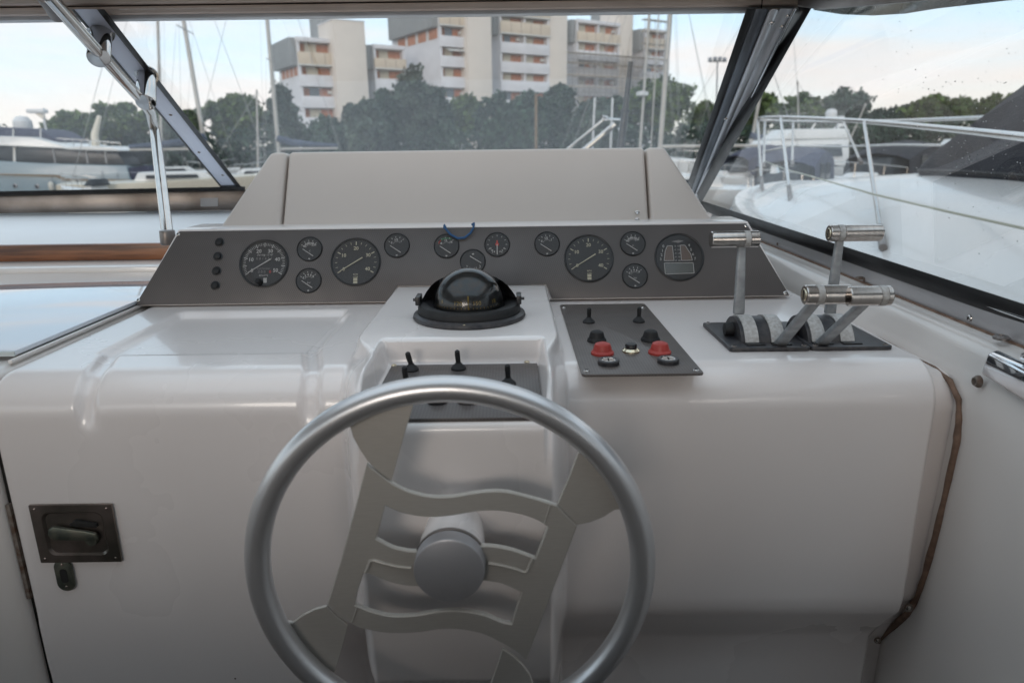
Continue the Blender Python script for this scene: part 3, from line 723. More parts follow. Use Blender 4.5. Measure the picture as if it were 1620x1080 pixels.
def plate(name, loops, y0, y1, m, parent, bev=.0012):
    """a flat plate with holes standing in the x-z plane between y0 and y1"""
    cu = bpy.data.curves.new('t', 'CURVE'); cu.dimensions = '2D'; cu.fill_mode = 'BOTH'
    cu.extrude = abs(y1 - y0) / 2 - bev; cu.bevel_depth = bev; cu.bevel_resolution = 0; cu.offset = -bev
    for lp in loops:
        s = cu.splines.new('POLY'); s.points.add(len(lp) - 1)
        for i, (x, z) in enumerate(lp): s.points[i].co = (x, z, 0, 1)
        s.use_cyclic_u = True
    o = bpy.data.objects.new('t', cu); COL.objects.link(o); bpy.context.view_layer.update()
    me = o.to_mesh(); mb = MB(); ym = (y0 + y1) / 2
    mb.add([(v.co.x, ym - v.co.z, v.co.y) for v in me.vertices], [tuple(p.vertices) for p in me.polygons])
    o.to_mesh_clear(); bpy.data.objects.remove(o); bpy.data.curves.remove(cu)
    return obj(name, mb, m, parent, smooth=0)
outer = [(415, 362, 1), (455, 392), (497, 424, 1), (550, 450), (620, 467), (690, 468), (760, 457), (820, 450), (880, 453), (950, 470), (1018, 490, 1),
         (1040, 498, 1), (1072, 530), (1107, 563, 1), (1080, 640, 1), (940, 1005, 1), (905, 975), (862, 950, 1), (800, 921), (730, 906), (660, 904), (580, 915), (480, 916), (400, 901), (357, 884, 1), (322, 858), (285, 822, 1), (330, 680, 1)]
hole1 = [(476, 498, 1), (520, 518), (580, 532), (640, 536), (700, 530), (780, 517), (850, 515), (920, 526), (975, 545), (1010, 567, 1), (990, 620, 1), (970, 671, 1), (900, 645), (840, 632), (790, 629, 1), (690, 605, 1), (585, 648, 1), (550, 646), (500, 634), (446, 607, 1), (452, 590, 1)]
hole2 = [(405, 721, 1), (425, 722), (480, 745), (540, 760), (585, 763, 1), (690, 800, 1), (800, 745, 1), (860, 755), (924, 783, 1), (905, 840, 1), (892, 886, 1), (860, 880), (800, 856), (720, 843), (650, 845), (580, 857), (500, 860), (430, 845), (376, 824, 1), (385, 780, 1)]
def conv(pts): return [wp(x, y) for x, y in spline_poly(pts)]
plate('spoke_frame', [conv(outer), conv(hole1), conv(hole2)], YS, YS + .007, M['spoke'], wheel)
def wing(pts, y0=None):
    P = [atY(380 + x * .4816, 560 + y * .4816, YS + .0015) for x, y in pts]
    plate('spoke_wing', [[(p.x, p.z) for p in P]], YS + .0015, YS + .0055, M['spoke'], wheel, .0006)
def rimpt(a, k=1.0): return (cos(a), sin(a))
def inner_arc(cx0, cy0, cx1, cy1, n=8):
    """points on the rim's centre circle between two directions (given by picture points)"""
    a = []
    for cx, cy in ((cx0, cy0), (cx1, cy1)):
        x, z = wp(cx, cy); a.append(atan2(z - WC.z, x - WC.x))
    d = a[1] - a[0]
    if d > pi: d -= 2 * pi
    if d < -pi: d += 2 * pi
    return [(WC.x + (RW - rw * 1.5) * cos(a[0] + d * i / n), WC.z + (RW - rw * 1.5) * sin(a[0] + d * i / n)) for i in range(n + 1)]
def wing2(free, a, b):
    """free: picture points of the free outline from the rim end b back to a; then the arc a->b under the rim"""
    P = [wp(x, y, YS + .0015) for x, y in free]
    plate('spoke_wing', [P + inner_arc(*a, *b)], YS + .0015, YS + .0055, M['spoke'], wheel, .0006)
wing2([(568, 170), (540, 262), (497, 416), (455, 388), (419, 352), (392, 312), (370, 272), (360, 236)], (352, 215), (575, 150))
wing2([(1228, 512), (1196, 534), (1150, 552), (1106, 561), (1074, 527), (1042, 493), (1078, 410), (1110, 325)], (1120, 300), (1240, 520))
wing2([(314, 1035), (334, 965), (354, 890), (320, 864), (283, 828), (245, 838), (205, 858), (172, 882)], (160, 880), (305, 1050))
wing2([(965, 1088), (950, 1050), (925, 1018), (895, 990), (862, 968), (842, 1030), (822, 1088), (815, 1125)], (815, 1140), (985, 1120))
# engraved grooves and joint slots in the middle bars
gr = MB()
def groove(pts, w=.0028):
    P = [atY(380 + x * .4816, 560 + y * .4816, YS - .0004) for x, y in pts]; mb = MB().tube(P, w, 8)
    obj('spoke_rib', mb, M['spoke'], wheel, smooth=60)
groove([(412, 716), (420, 700), (428, 678), (440, 676), (475, 688), (520, 698), (562, 702)], .0022)
groove([(815, 686), (860, 694), (905, 705), (932, 716), (944, 712), (952, 690), (962, 668)], .0022)
groove([(1018, 494), (1011, 520), (1000, 556)], .0011); groove([(384, 830), (376, 856), (366, 880)], .0011)
hubf = Fr(WC + Vector((-.0012, 0.004, .0025)), (1, 0, 0), (0, 0, 1), (0, -1, 0))
obj('hub_cap', MB().lathe([(.0001, .0105), (.0365, .0105), (.0385, .0095), (.0392, .007), (.0392, -.008)], hubf, 64), M['cap'], wheel)
obj('hub_ring', MB().lathe([(.0375, -.0085), (.0402, -.009), (.0402, -.013), (.0375, -.0135)], hubf, 64), M['steel_worn'], wheel)
obj('hub_boss', MB().lathe([(.038, -.0145), (.0385, -.03), (.0365, -.055), (.034, -.082)], hubf, 48), M['gel'], wheel)
bb = MB().cyl(WC + Vector((.028, .05, .048)), WC + Vector((.028, .078, .048)), .0035, n=10); obj('set_screw', bb, M['rust'], wheel)

# ------------------------------------------------------------------ engine controls
def lever_unit(xc, x0, x1, slots, lab):
    """throttle unit: base plate, half-drum, slotted arcs, two levers with round handles"""
    y0, y1 = 1.008, 1.168
    u = thing('engine_control', lab, 'engine control', (xc, (y0 + y1) / 2, -.305))
    obj('base_plate', MB().prism(rrect(x1 - x0, y1 - y0, .006, 3, (x0 + x1) / 2, (y0 + y1) / 2), WORLD, -.3047, -.2985), M['worn_black'], u, bevel=.0012)
    cy, cz, R = 1.082, -.318, .050
    def halfdrum(a, b, R, name, m, par, a0=0.0, a1=pi, thick=None):
        mb = MB(); n = 22; lo = []; hi = []
        for i in range(n + 1):
            t = a0 + (a1 - a0) * i / n; lo.append(Vector((a, cy + R * cos(t), cz + R * sin(t)))); hi.append(Vector((b, cy + R * cos(t), cz + R * sin(t))))
        if thick:
            for i in range(n, -1, -1):
                t = a0 + (a1 - a0) * i / n; lo.append(Vector((a, cy + (R - thick) * cos(t), cz + (R - thick) * sin(t)))); hi.append(Vector((b, cy + (R - thick) * cos(t), cz + (R - thick) * sin(t))))
        mb.hexa(lo, hi); return obj(name, mb, m, par, smooth=35)
    xa, xb = slots[0] - .026, slots[1] + .012
    dr = halfdrum(xa + .010, xb, R, 'drum', M['worn_black'], u)
    kb = obj('friction_knob', MB().cyl((xa + .010, cy, cz + .030), (xa - .004, cy, cz + .030), .0115, .010, 14), M['rubber'], u, bevel=.001)
    for x in (x0 + .008, x1 - .008):
        for y in (y0 + .008, y1 - .008):
            s_ = screw(Fr((x, y, -.2985)), .0045, M['steel_worn'], u); screw_slots(Fr((x, y, -.2985)), .0045, M['dark'], s_)
    for s in slots:
        halfdrum(s - .0105, s + .0105, R + .0022, 'slotted_strap', M['pitted'], u, radians(18), radians(176), .004)
        obj('detent_bracket', MB().box((s - .013, y0 + .012, -.2985), (s + .016, y0 + .024, -.2965)), M['black'], u, bevel=.0005)
    return u
def lever(u, base, tip, hx0, hx1, ringx, lab, w0=.0088, w1=.0062):
    base = Vector(base); tip = Vector(tip); d = (tip - base).normalized(); ex = Vector((1, 0, 0)); ey = d.cross(ex).normalized()
    mb = MB()
    P = []
    for t, w, dd in ((0, w0, .0052), (.5, (w0 + w1) / 2, .0046), (1, w1, .004)):
        o = base + (tip - base) * t
        P.append([o + ex * sx * w + ey * sy * dd for sx, sy in ((-1, -1), (1, -1), (1, 1), (-1, 1))])
    mb.hexa(P[0], P[1]); 
    mb = MB(); 
    vs = P[0] + P[1] + P[2]; fs = [(3, 2, 1, 0), (8, 9, 10, 11)]
    for k in (0, 4):
        fs += [(k + i, k + (i + 1) % 4, k + 4 + (i + 1) % 4, k + 4 + i) for i in range(4)]
    mb.add(vs, fs)
    lv = obj('lever', mb, M['lever'], u, label=lab, bevel=.0026, segs=3)
    hc = tip + d * .009; r = .0132
    hf = Fr(Vector((0, hc.y, hc.z)), (0, 1, 0), (0, 0, 1), (1, 0, 0))
    obj('grip', MB().lathe([(.0001, hx0), (r - .0012, hx0), (r, hx0 + .0012), (r, ringx - .0055), (r - .0007, ringx - .005), (r - .0007, ringx - .0045)] , hf, 36), M['handle'], lv)
    obj('lever_collar', MB().lathe([(r - .001, ringx - .0046), (r + .0002, ringx - .0042), (r + .0002, ringx + .0042), (r - .001, ringx + .0046)], hf, 36), M['pitted'], lv)
    obj('grip_end', MB().lathe([(r - .0009, ringx + .0045), (r, ringx + .005), (r, hx1 - .0012), (r - .0012, hx1), (.0001, hx1)], hf, 36), M['handle'], lv)
    e = hx0 if abs(hx0 - ringx) < abs(hx1 - ringx) else hx0
    sf = Fr((e, hc.y, hc.z), (0, 1, 0), (0, 0, 1), (-1, 0, 0))
    if abs(hx0 - ringx) < abs(hx1 - ringx):
        obj('end_screw', MB().lathe([(.0001, .0012), (.0075, .0012), (.0085, .0002)], sf, 20), M['brass'], lv)
        obj('screw_slot', MB().box((-.0009, -.0068, .0012), (.0009, .0068, .0016), sf), M['dark'], lv, smooth=0)
s1, s2, s3, s4 = .372, .4125, .4755, .520
u1 = lever_unit(.39, .330, .4525, (s1, s2), 'left black engine control unit with two chrome handled levers')
u2 = lever_unit(.50, .4535, .5770, (s3, s4), 'right black engine control unit with two chrome handled levers')
lever(u1, (s1, 1.108, -.270), (s1, 1.119, -.158), .322, .3985, s1 + .007, 'upright lever farthest left')
lever(u2, (s4, 1.105, -.270), (s4, 1.100, -.148), .5015, .5835, s4 - .001, 'tall upright lever nearest the side window')
lever(u1, (s2, 1.032, -.302), (s2, .915, -.202), .3905, .453, s2 - .003, 'lever pulled back, left of the close pair', .0085, .0078)
lever(u2, (s3, 1.032, -.302), (s3, .905, -.202), .4435, .4995, s3 + .0125, 'lever pulled back, right of the close pair', .0085, .0078)

# ------------------------------------------------------------------ door latch on the console face
YF = .916
pl4 = [atY(x, y, YF) for x, y in ((47, 797), (176, 795), (197, 885), (68, 888))]
lx0 = (pl4[0].x + pl4[3].x) / 2; lx1 = (pl4[1].x + pl4[2].x) / 2; lz1 = (pl4[0].z + pl4[1].z) / 2; lz0 = (pl4[2].z + pl4[3].z) / 2
latch = thing('door_latch', 'recessed square bronze lever latch low on the left console face', 'door latch', (lx0, YF, lz0))
cx_, cz_ = (lx0 + lx1) / 2, (lz0 + lz1) / 2; w_, h_ = lx1 - lx0, lz1 - lz0
lf = Fr((cx_, YF, cz_), (1, 0, 0), (0, 0, 1), (0, -1, 0))
oi = rrect(w_, h_, .001, 1); ii = rrect(w_ * .74, h_ * .74, .012, 6)
plate('latch_plate', [[(cx_ + x, cz_ + z) for x, z in oi], [(cx_ + x, cz_ + z) for x, z in ii]], YF - .0045, YF - .0005, M['bronze'], latch, .0004)
pan = MB(); a_ = [lf(x, z, .0042) for x, z in ii]; b_ = [lf(x * .93, z * .93, .0012) for x, z in ii]
pan.add(a_ + b_, [(i, (i + 1) % len(ii), len(ii) + (i + 1) % len(ii), len(ii) + i) for i in range(len(ii))] + [tuple(range(len(ii), 2 * len(ii)))])
obj('latch_pan', pan, M['bronze'], latch)
lev = MB().prism([(-.036, .003), (-.034, .012), (-.026, .016), (.02, .008), (.034, .004), (.036, -.006), (.030, -.008), (-.026, -.006), (-.034, -.003)], lf, .006, .012)
lv_ = obj('latch_lever', lev, M['verdigris'], latch, bevel=.002)
obj('latch_stop', MB().lathe([(.0001, .0072), (.0085, .0070), (.0095, .004), (.0095, .001)], Fr(lf(.022, -.010, 0), lf.x, lf.y, lf.z), 20), M['verdigris'], latch)
obj('latch_hook', MB().prism([(-.004, .018), (.004, .024), (.034, .018), (.036, .012), (.0, .014)], lf, .002, .009), M['dark'], latch, bevel=.001)
for sx in (-1, 1):
    for sz in (-1, 1): screw(Fr(lf(sx * w_ * .435, sz * h_ * .43, .0045), lf.x, lf.y, lf.z), .0022, M['bronze'], latch)
e0 = atY(94, 886, YF); e1 = atY(113, 929, YF)
esc = thing('lock_escutcheon', 'small oval keyhole plate below the square door latch', 'keyhole plate', tuple(atY(104, 908, YF)))
ef = Fr(atY(104, 908, YF), (1, 0, 0), (0, 0, 1), (0, -1, 0)); hh = abs(e0.z - e1.z) * 1.12
obj('plate', MB().prism(rrect(.027, hh, .0132, 8), ef, .0003, .004), M['verdigris'], esc, bevel=.0012)
obj('keyhole', MB().prism(rrect(.011, hh * .45, .0052, 6), ef, .0038, .0043), M['dark'], esc, smooth=0)
for s in (-1, 1): screw(Fr(ef(0, s * hh * .36, .004), ef.x, ef.y, ef.z), .0022, M['bronze'], esc)
def face_screw(px, py, Y, lab, r=.0062):
    p = atY(px, py, Y); f = Fr(p, (1, 0, 0), (0, 0, 1), (0, -1, 0))
    t = thing('console_screw', lab, 'screw', tuple(p))
    obj('washer', MB().lathe([(r * 1.2, 0), (r * 1.2, .001), (r * .8, .0022), (r * .7, .0015)], f, 18), M['rust'], t)
    screw(f, r * .75, M['steel'], t, 'screw_head')
face_screw(25, 641, .925, 'screw with rusty cup washer by the left console seam')
face_screw(1437, 961, .936, 'screw with rusty washer low at the right console flange, above another')
face_screw(1388, 1012, 1.000, 'screw near the bottom of the brown sealant line', .005)
p = atZ(207, 487, -.308); t = thing('console_screw', 'small corroded screw at the left foot of the instrument panel', 'screw', tuple(p)); screw(Fr(p + Vector((0, 0, .005))), .006, M['rust'], t, 'screw_head')

# ------------------------------------------------------------------ port mouldings, hatch lid, shelf
def left_profile():
    q = PB.copy(); q[:, 1] -= .002; low = PB[:, 1] < -.675; q[low, 0] = .917; return q
xs = np.array([-.7085, -.710, -.714, -.722, -.735, -.80, -.88, -.95, -1.2, -1.6, -2.0]) - .042; ro = np.array([.014, .008, .003, 0, 0, 0, 0, 0, 0, 0, 0])
Pq = left_profile(); T = np.gradient(Pq, axis=0); T /= np.linalg.norm(T, axis=1)[:, None]; NR = np.stack([T[:, 1], -T[:, 0]], 1)
for k in range(len(NR)):
    if NR[k] @ np.array([-1, 1]) < 0: NR[k] *= -1
VV = []
Ybk = Pq.copy(); Ybk[0, 0] = 1.9
for x, r_ in zip(xs, ro):
    q = Ybk - NR * r_ + np.array([.0, .0]); VV.append(np.stack([np.full(len(q), x), q[:, 0], q[:, 1]], 1))
V = np.concatenate(VV); n, m = len(xs), len(Pq); idx = np.arange(n * m).reshape(n, m)
Qd = np.stack([idx[:-1, :-1], idx[1:, :-1], idx[1:, 1:], idx[:-1, 1:]], -1).reshape(-1, 4)
b0 = len(V); V = np.concatenate([V, VV[0] + np.array([0, .1, -.05])]); j = np.arange(m - 1)
Qd = np.concatenate([Qd, np.stack([idx[0, :-1], idx[0, 1:], b0 + j + 1, b0 + j], -1)])
pm = thing('companionway_surround', 'off-white gelcoat moulding left of the console seam, around the hatch', 'cabin moulding', (-1.2, 1.0, -1.6))
np_obj('surround_shell', V, Qd, M['gel_side'], pm)
obj('seam_gap', MB().box((-.7505, .932, -1.6), (-.7425, 1.45, -.345)), M['dark'], pm, smooth=0)
obj('seam_rust', MB().box((-.7503, .924, -.66), (-.7445, .9315, -.50)), M['rust'], pm, smooth=0)
hl = thing('hatch_lid', 'glossy pale sliding hatch lid mirroring the sky, left of the console', 'hatch lid', (-1.3, 1.4, -.305))
rq = atZ(20, 555, -.292); rq2 = atZ(215, 478, -.292)
hx = -.760
obj('lid_panel', MB().box((-2.2, rq.y, -.2995), (hx, 1.724, -.292)), M['slab'], hl, bevel=.0012)
obj('runner', MB().box((-.7585, 1.0, -.3065), (-.7515, 1.42, -.300)), M['gel_side'], hl, bevel=.002)
obj('lid_edge_strip', MB().box((-2.2, rq.y - .0035, -.2997), (hx, rq.y - .0004, -.2922)), M['slab_edge'], hl)
sh = thing('forward_shelf', 'white shelf between the wood rail and the windscreen base, port side', 'shelf', (-1.4, 2.2, -.3))
obj('shelf_top', MB().hexa([Vector(v) for v in ((-2.3, 1.862, -.30), (.62, 1.862, -.30), (.62, 2.575, -.30), (-2.3, 2.575, -.30))], [Vector(v) for v in ((-2.3, 1.862, -.2385), (.62, 1.862, -.2385), (.62, 2.575, -.2155), (-2.3, 2.575, -.2155))]), M['shelf'], sh, bevel=.006)
obj('shelf_riser', MB().box((-2.3, 1.732, -.33), (-.3, 1.860, -.279)), M['gel_side'], sh, bevel=.003)
tag(obj('wood_rail', MB().box((-2.3, 1.838, -.2785), (-.52, 1.8605, -.2365)), M['wood'], None, bevel=.0015), 'varnished brown wood rail along the shelf behind the hatch', 'wood rail')

# ------------------------------------------------------------------ windscreen
Pb0 = Vector((0, 2.60, -.150)); Pt0 = Vector((0, 1.51, .252))
wn_ = Vector((1, 0, 0)).cross(Pt0 - Pb0).normalized()
if wn_.y > 0: wn_ = -wn_
def ws(px, py, off=0.0): return onP(px, py, Pb0 + wn_ * off, wn_)
def strip_on(fn, pts, o0, o1):
    """solid band through outline picture points on a surface function, between offsets"""
    return MB().hexa([fn(x, y, o0) for x, y in pts], [fn(x, y, o1) for x, y in pts])
wind = thing('windscreen', 'raked windscreen of dusty glass panes in a black edged metal frame', 'windscreen', (-.4, 2.6, -.2))
G = obj('pane', MB().hexa([ws(163, 18), ws(1184, 10), ws(1090, 303), ws(381, 303)], [p + wn_ * -.004 for p in (ws(163, 18), ws(1184, 10), ws(1090, 303), ws(381, 303))]), M['glass'], wind, label='wide middle pane', smooth=0)
G = obj('pane', MB().hexa([ws(-420, 30), ws(112, 20), ws(358, 303), ws(-420, 318)], [p + wn_ * -.004 for p in (ws(-420, 30), ws(112, 20), ws(358, 303), ws(-420, 318))]), M['glass'], wind, label='left pane', smooth=0)
obj('mullion', strip_on(ws, [(116, 15), (154, 15), (380, 301), (355, 301)], .002, .012), M['alu_blue'], wind, bevel=.002)
obj('gasket', strip_on(ws, [(153, 15), (165, 15), (386, 301), (378, 301)], .001, .016), M['gasket'], wind, bevel=.001)
obj('gasket', strip_on(ws, [(112, 15), (117, 15), (356, 301), (353, 301)], .001, .013), M['gasket'], wind, bevel=.0008)
obj('sill_gasket', strip_on(ws, [(-430, 321), (-430, 311), (388, 295), (388, 301.5)], .001, .018), M['gasket'], wind, bevel=.001)
sb_ = [(-430, 345), (-430, 320), (400, 301), (400, 332)]
obj('sill_band', MB().hexa([atY(x, y, 2.575) for x, y in sb_], [atY(x, y, 2.575) + Vector((0, .03, 0)) for x, y in sb_]), M['steel_worn'], wind, bevel=.002)
obj('drain_vent', MB().hexa([atY(x, y, 2.572) for x, y in ((317, 327), (345, 326.5), (345, 313), (317, 313.5))], [atY(x, y, 2.5745) for x, y in ((317, 327), (345, 326.5), (345, 313), (317, 313.5))]), M['alu_dark'], wind)
# right corner post: parallel extrusions
def poststrip(t0, t1, b0, b1, o0, o1, m, name, bev=.002):
    obj(name, strip_on(ws, [(t0, 14), (t1, 14), (b1, 322), (b0, 322)], o0, o1), m, wind, bevel=bev)
poststrip(1181, 1196, 1077, 1086, .002, .020, M['gasket'], 'gasket')
poststrip(1195.5, 1218, 1085.5, 1094, .004, .016, M['alu_dark'], 'corner_extrusion', .004)
poststrip(1217.5, 1234, 1093.6, 1100, .006, .032, M['alu'], 'corner_ridge', .010)
poststrip(1233.5, 1256, 1099.6, 1107, .006, .018, M['alu'], 'corner_flat', .002)
poststrip(1255.6, 1261, 1106.6, 1109, .008, .026, M['chrome'], 'corner_lip', .002)
for px, py in ((1221, 37), (1246, 26), (1237, 43), (1148, 188)):
    p = ws(px, py, .0335 if px in (1221, 1148) else .0185); f = Fr(p, (1, 0, 0), (wn_.cross(Vector((1, 0, 0)))).normalized(), wn_)
    screw(f, .0052, M['steel'], wind); 
for px, py in ((270, 182), (315, 241), (352.5, 277)):
    p = ws(px, py, .0125); screw(Fr(p, (1, 0, 0), (wn_.cross(Vector((1, 0, 0)))).normalized(), wn_), .0045, M['rust'], wind)

# header beam and roof
roof = thing('hardtop', 'cream hardtop edge crossing the top of the view above the windscreen', 'hardtop', (-.5, 1.5, .25))
def hdr(y_top, y_bot, Yf, dep, m, name, bev=.002):
    """a rail running across, level with the boat"""
    zt = atY(810, y_top, Yf).z; zb = atY(810, y_bot, Yf).z
    obj(name, MB().box((-2.3, Yf, zb), (.585, Yf + dep, zt)), m, roof, bevel=bev)
hdr(16.0, 22.5, 1.505, .03, M['header_strip'], 'header_strip', .0015)
hdr(13.8, 16.2, 1.512, .02, M['dark'], 'header_groove', .0003)
hdr(2, 14, 1.490, .05, M['header'], 'header_beam', .003)
hdr(-2, 2.6, 1.500, .04, M['dark'], 'header_groove', .0005)
hdr(-22, -2, 1.482, .06, M['header'], 'header_beam', .004)
for a_, b_ in (((-2.4, -1.05, .295), (-.92, 1.56, .36)), ((-.92, 1.24, .295), (.56, 1.56, .36)), ((-.92, -1.05, .295), (.56, .36, .36)), ((.56, -1.05, .295), (.75, 1.56, .36))):  # gap left in the unseen roof, added to light the console top
    obj('roof_panel', MB().box(a_, b_), M['roof'], roof)
for a_, b_ in (((-.96, .34, .280), (-.91, 1.26, .294)), ((.55, .34, .280), (.582, 1.26, .294)), ((-.908, .34, .280), (.548, .38, .294)), ((-.908, 1.22, .280), (.548, 1.26, .294))):
    obj('light_opening_frame', MB().box(a_, b_), M['header_strip'], roof, bevel=.004)  # frame made up for the added roof opening
obj('roof_edge', MB().box((.585, -.95, .262), (.64, 1.47, .2945)), M['header'], roof, bevel=.006)
joint = MB().box((.0, 0, 0), (.0015, .003, .03), Fr(atY(1204, 19, 1.4885))); obj('beam_joint', joint, M['dark'], roof)

# side window on starboard
SB = atY(1112, 319, 2.45); ST = atY(1274, 6, 1.50); SA = atX(1640, 501, .700)
sn = (ST - SB).cross(SA - SB).normalized()
if sn.x > 0: sn = -sn
def sw(px, py, off=0.0): return onP(px, py, SB + sn * off, sn)
side = thing('side_window', 'starboard side window of clear glass spotted with dried droplets', 'side window', tuple(SB))
qd = [(1105, 322), (1270, 8), (1330, -60), (1900, -200), (1900, 600), (1640, 497)]
obj('pane', MB().hexa([sw(x, y, -.002) for x, y in qd], [sw(x, y, -.006) for x, y in qd]), M['glass_side'], side, smooth=0)
obj('front_gasket', MB().hexa([sw(x, y, -.001) for x, y in ((1108, 324), (1102, 306), (1258, 6), (1288, 6))], [sw(x, y, .012) for x, y in ((1108, 324), (1102, 306), (1258, 6), (1288, 6))]), M['gasket'], side, bevel=.002)
obj('sill_gasket', MB().hexa([sw(x, y, 0) for x, y in ((1108, 332), (1108, 317), (1700, 506), (1700, 542))], [sw(x, y, .010) for x, y in ((1108, 332), (1108, 317), (1700, 506), (1700, 542))]), M['gasket'], side, bevel=.002)
V = []; Qs = []; V2 = []; Q2 = []
ico = [Vector(v) for v in ((1, 0, 0), (-1, 0, 0), (0, 1, 0), (0, -1, 0), (0, 0, 1), (0, 0, -1))]; icf = [(0, 2, 4), (2, 1, 4), (1, 3, 4), (3, 0, 4), (2, 0, 5), (1, 2, 5), (3, 1, 5), (0, 3, 5)]
for k in range(620):
    px = RNG.uniform(1170, 1640); py = RNG.uniform(0, 470) if k % 3 else RNG.uniform(120, 290)
    if k % 3 == 0: px = RNG.uniform(1450, 1640)
    p = sw(px, py, 0.0)
    r = .00048 * (0.5 + RNG.rand() ** 2 * 1.9) * (1.0 if p.y < 1.6 else .9)
    tgt = (V, Qs) if k % 5 < 3 else (V2, Q2)
    b0 = len(tgt[0]); tgt[0].extend([tuple(p + v * r) for v in ico]); tgt[1].extend([tuple(b0 + i for i in f_) for f_ in icf])
np_obj('dried_droplets', np.array(V), np.array(Qs), M['drop'], side, 'stuff'); np_obj('dirt_specks', np.array(V2), np.array(Q2), M['drop_dark'], side, 'stuff')
# visor outside above the window
vis = [(1286, 17), (1330, 24), (1380, 26), (1430, 23), (1480, 15), (1560, 6), (1640, -3), (1640, -60), (1290, -20)]
vf = [atX(x, y, .78) for x, y in vis]
tag(obj('window_visor', MB().hexa(vf, [p + Vector((.03, 0, .01)) for p in vf]), M['awning'], None, bevel=.003), 'dark green curved visor outside above the side window', 'visor')
vt = [(1262, 11), (1300, 16), (1450, 3), (1560, -12), (1560, -40), (1262, -20)]
obj('side_header', MB().hexa([sw(x, y, .004) for x, y in vt], [sw(x, y, .02) for x, y in vt]), M['steel_worn'], side, bevel=.003)

# starboard side: metal strip, ledge, inner wall, sealant
cs = thing('cabin_side', 'white inner cabin side right of the console with a ledge below the window', 'cabin side', (.66, 1.2, -1.6))
XW = .640
def zline(pxs): return pxs
# strip under the gasket (vertical), from bow to stern
top_l = [sw(1108, 325, .004), sw(1700, 524, .004)]; 
st_lo = [atX(1150, 358, .69), atX(1700, 616, .69)]
tl0 = Vector((.690, 2.40, top_l[0].z)); tl1 = Vector((.690, .75, top_l[1].z))
zs0, zs1 = -.2525, -.2665
strip = MB().hexa([Vector((.692, 2.42, -.224)), Vector((.692, .55, -.236)), Vector((.692, .55, zs1 - .006)), Vector((.692, 2.42, zs0 - .006))], [Vector((.704, 2.42, -.220)), Vector((.704, .55, -.232)), Vector((.704, .55, zs1 - .006)), Vector((.704, 2.42, zs0 - .006))])
obj('metal_strip', strip, M['strip'], cs, bevel=.0015)
obj('strip_lip', MB().tube([(.6925, 2.42, -.222), (.6925, .55, -.235)], .0032, 10), M['chrome'], cs)
obj('strip_sealant', MB().tube([(.690, 2.40, zs0 - .006), (.690, 1.5, -.2655), (.690, .55, zs1 - .007)], .0026, 8), M['trim'], cs)
# ledge + wall as a swept section
sec = [(.704, 0.0), (.688, -.001), (.670, -.006), (.661, -.014), (.656, -.026), (.652, -.042), (.645, -.056), (.641, -.10), (.640, -.30), (.640, -1.35)]
rows = []
for y in np.linspace(2.45, .3, 60):
    zt = zs0 - .006 + (zs1 - zs0) * (2.42 - y) / 1.87
    rows.append([Vector((x, y, zt + z)) for x, z in sec])
wallm = MB().grid(rows); obj('side_wall', wallm, M['gel_side'], cs, smooth=60)
for px, py in ((1534, 503),):
    p = atX(px, py, .6915); s_ = screw(Fr(p, (0, 1, 0), (0, 0, 1), (-1, 0, 0)), .0052, M['steel'], cs); screw_slots(Fr(p, (0, 1, 0), (0, 0, 1), (-1, 0, 0)), .0052, M['dark'], s_)
for px, py in ((1230, 386), (1367, 443)):
    p = atX(px, py, .6915); screw(Fr(p, (0, 1, 0), (0, 0, 1), (-1, 0, 0)), .0040, M['rust'], cs)
p = atX(1549, 603, .641); ff = Fr(p, (0, 1, 0), (0, 0, 1), (-1, 0, 0))
obj('snap_socket', MB().lathe([(.0085, 0), (.0085, .0025), (.006, .007), (.0048, .0072), (.0044, .001)], ff, 22), M['rust'], cs)
p = Vector((.676, atZ(1568, 536, -.265).y, -.2655)); obj('ledge_stud', MB().lathe([(.0105, 0), (.0105, .003), (.0075, .0055), (.004, .0058), (.0035, .003)], Fr(p), 22), M['steel_worn'], cs)
p = atZ(1367, 441, -.258); obj('ledge_stud', MB().lathe([(.0085, 0), (.0085, .002), (.005, .004), (.0001, .0042)], Fr(Vector((.680, p.y, -.2575))), 18), M['rust'], cs)
# sealant following the console end
tq = [(1.54, -.338), (1.143, -.331), (1.00, -.331), (.96, -.338), (.934, -.358), (.926, -.385), (.922, -.418), (.927, -.50), (.933, -.579), (.942, -.65), (.952, -.70), (.968, -.74), (1.030, -.838), (1.044, -.87), (1.053, -.96)]
tp = []
for i in range(len(tq) - 1):
    for k in range(4): tp.append(Vector((.6385, tq[i][0] + (tq[i + 1][0] - tq[i][0]) * k / 4, tq[i][1] + (tq[i + 1][1] - tq[i][1]) * k / 4)))
tp.append(Vector((.6385, *tq[-1])))
obj('sealant_line', MB().tube(tp, .0048, 10, rs=[.0028 + .0020 * min(1, max(0, i - 6) / 16) + .0005 * sin(i * 1.7) + .0005 * sin(i * .61) for i in range(len(tp))]), M['trim'], cs, smooth=80)
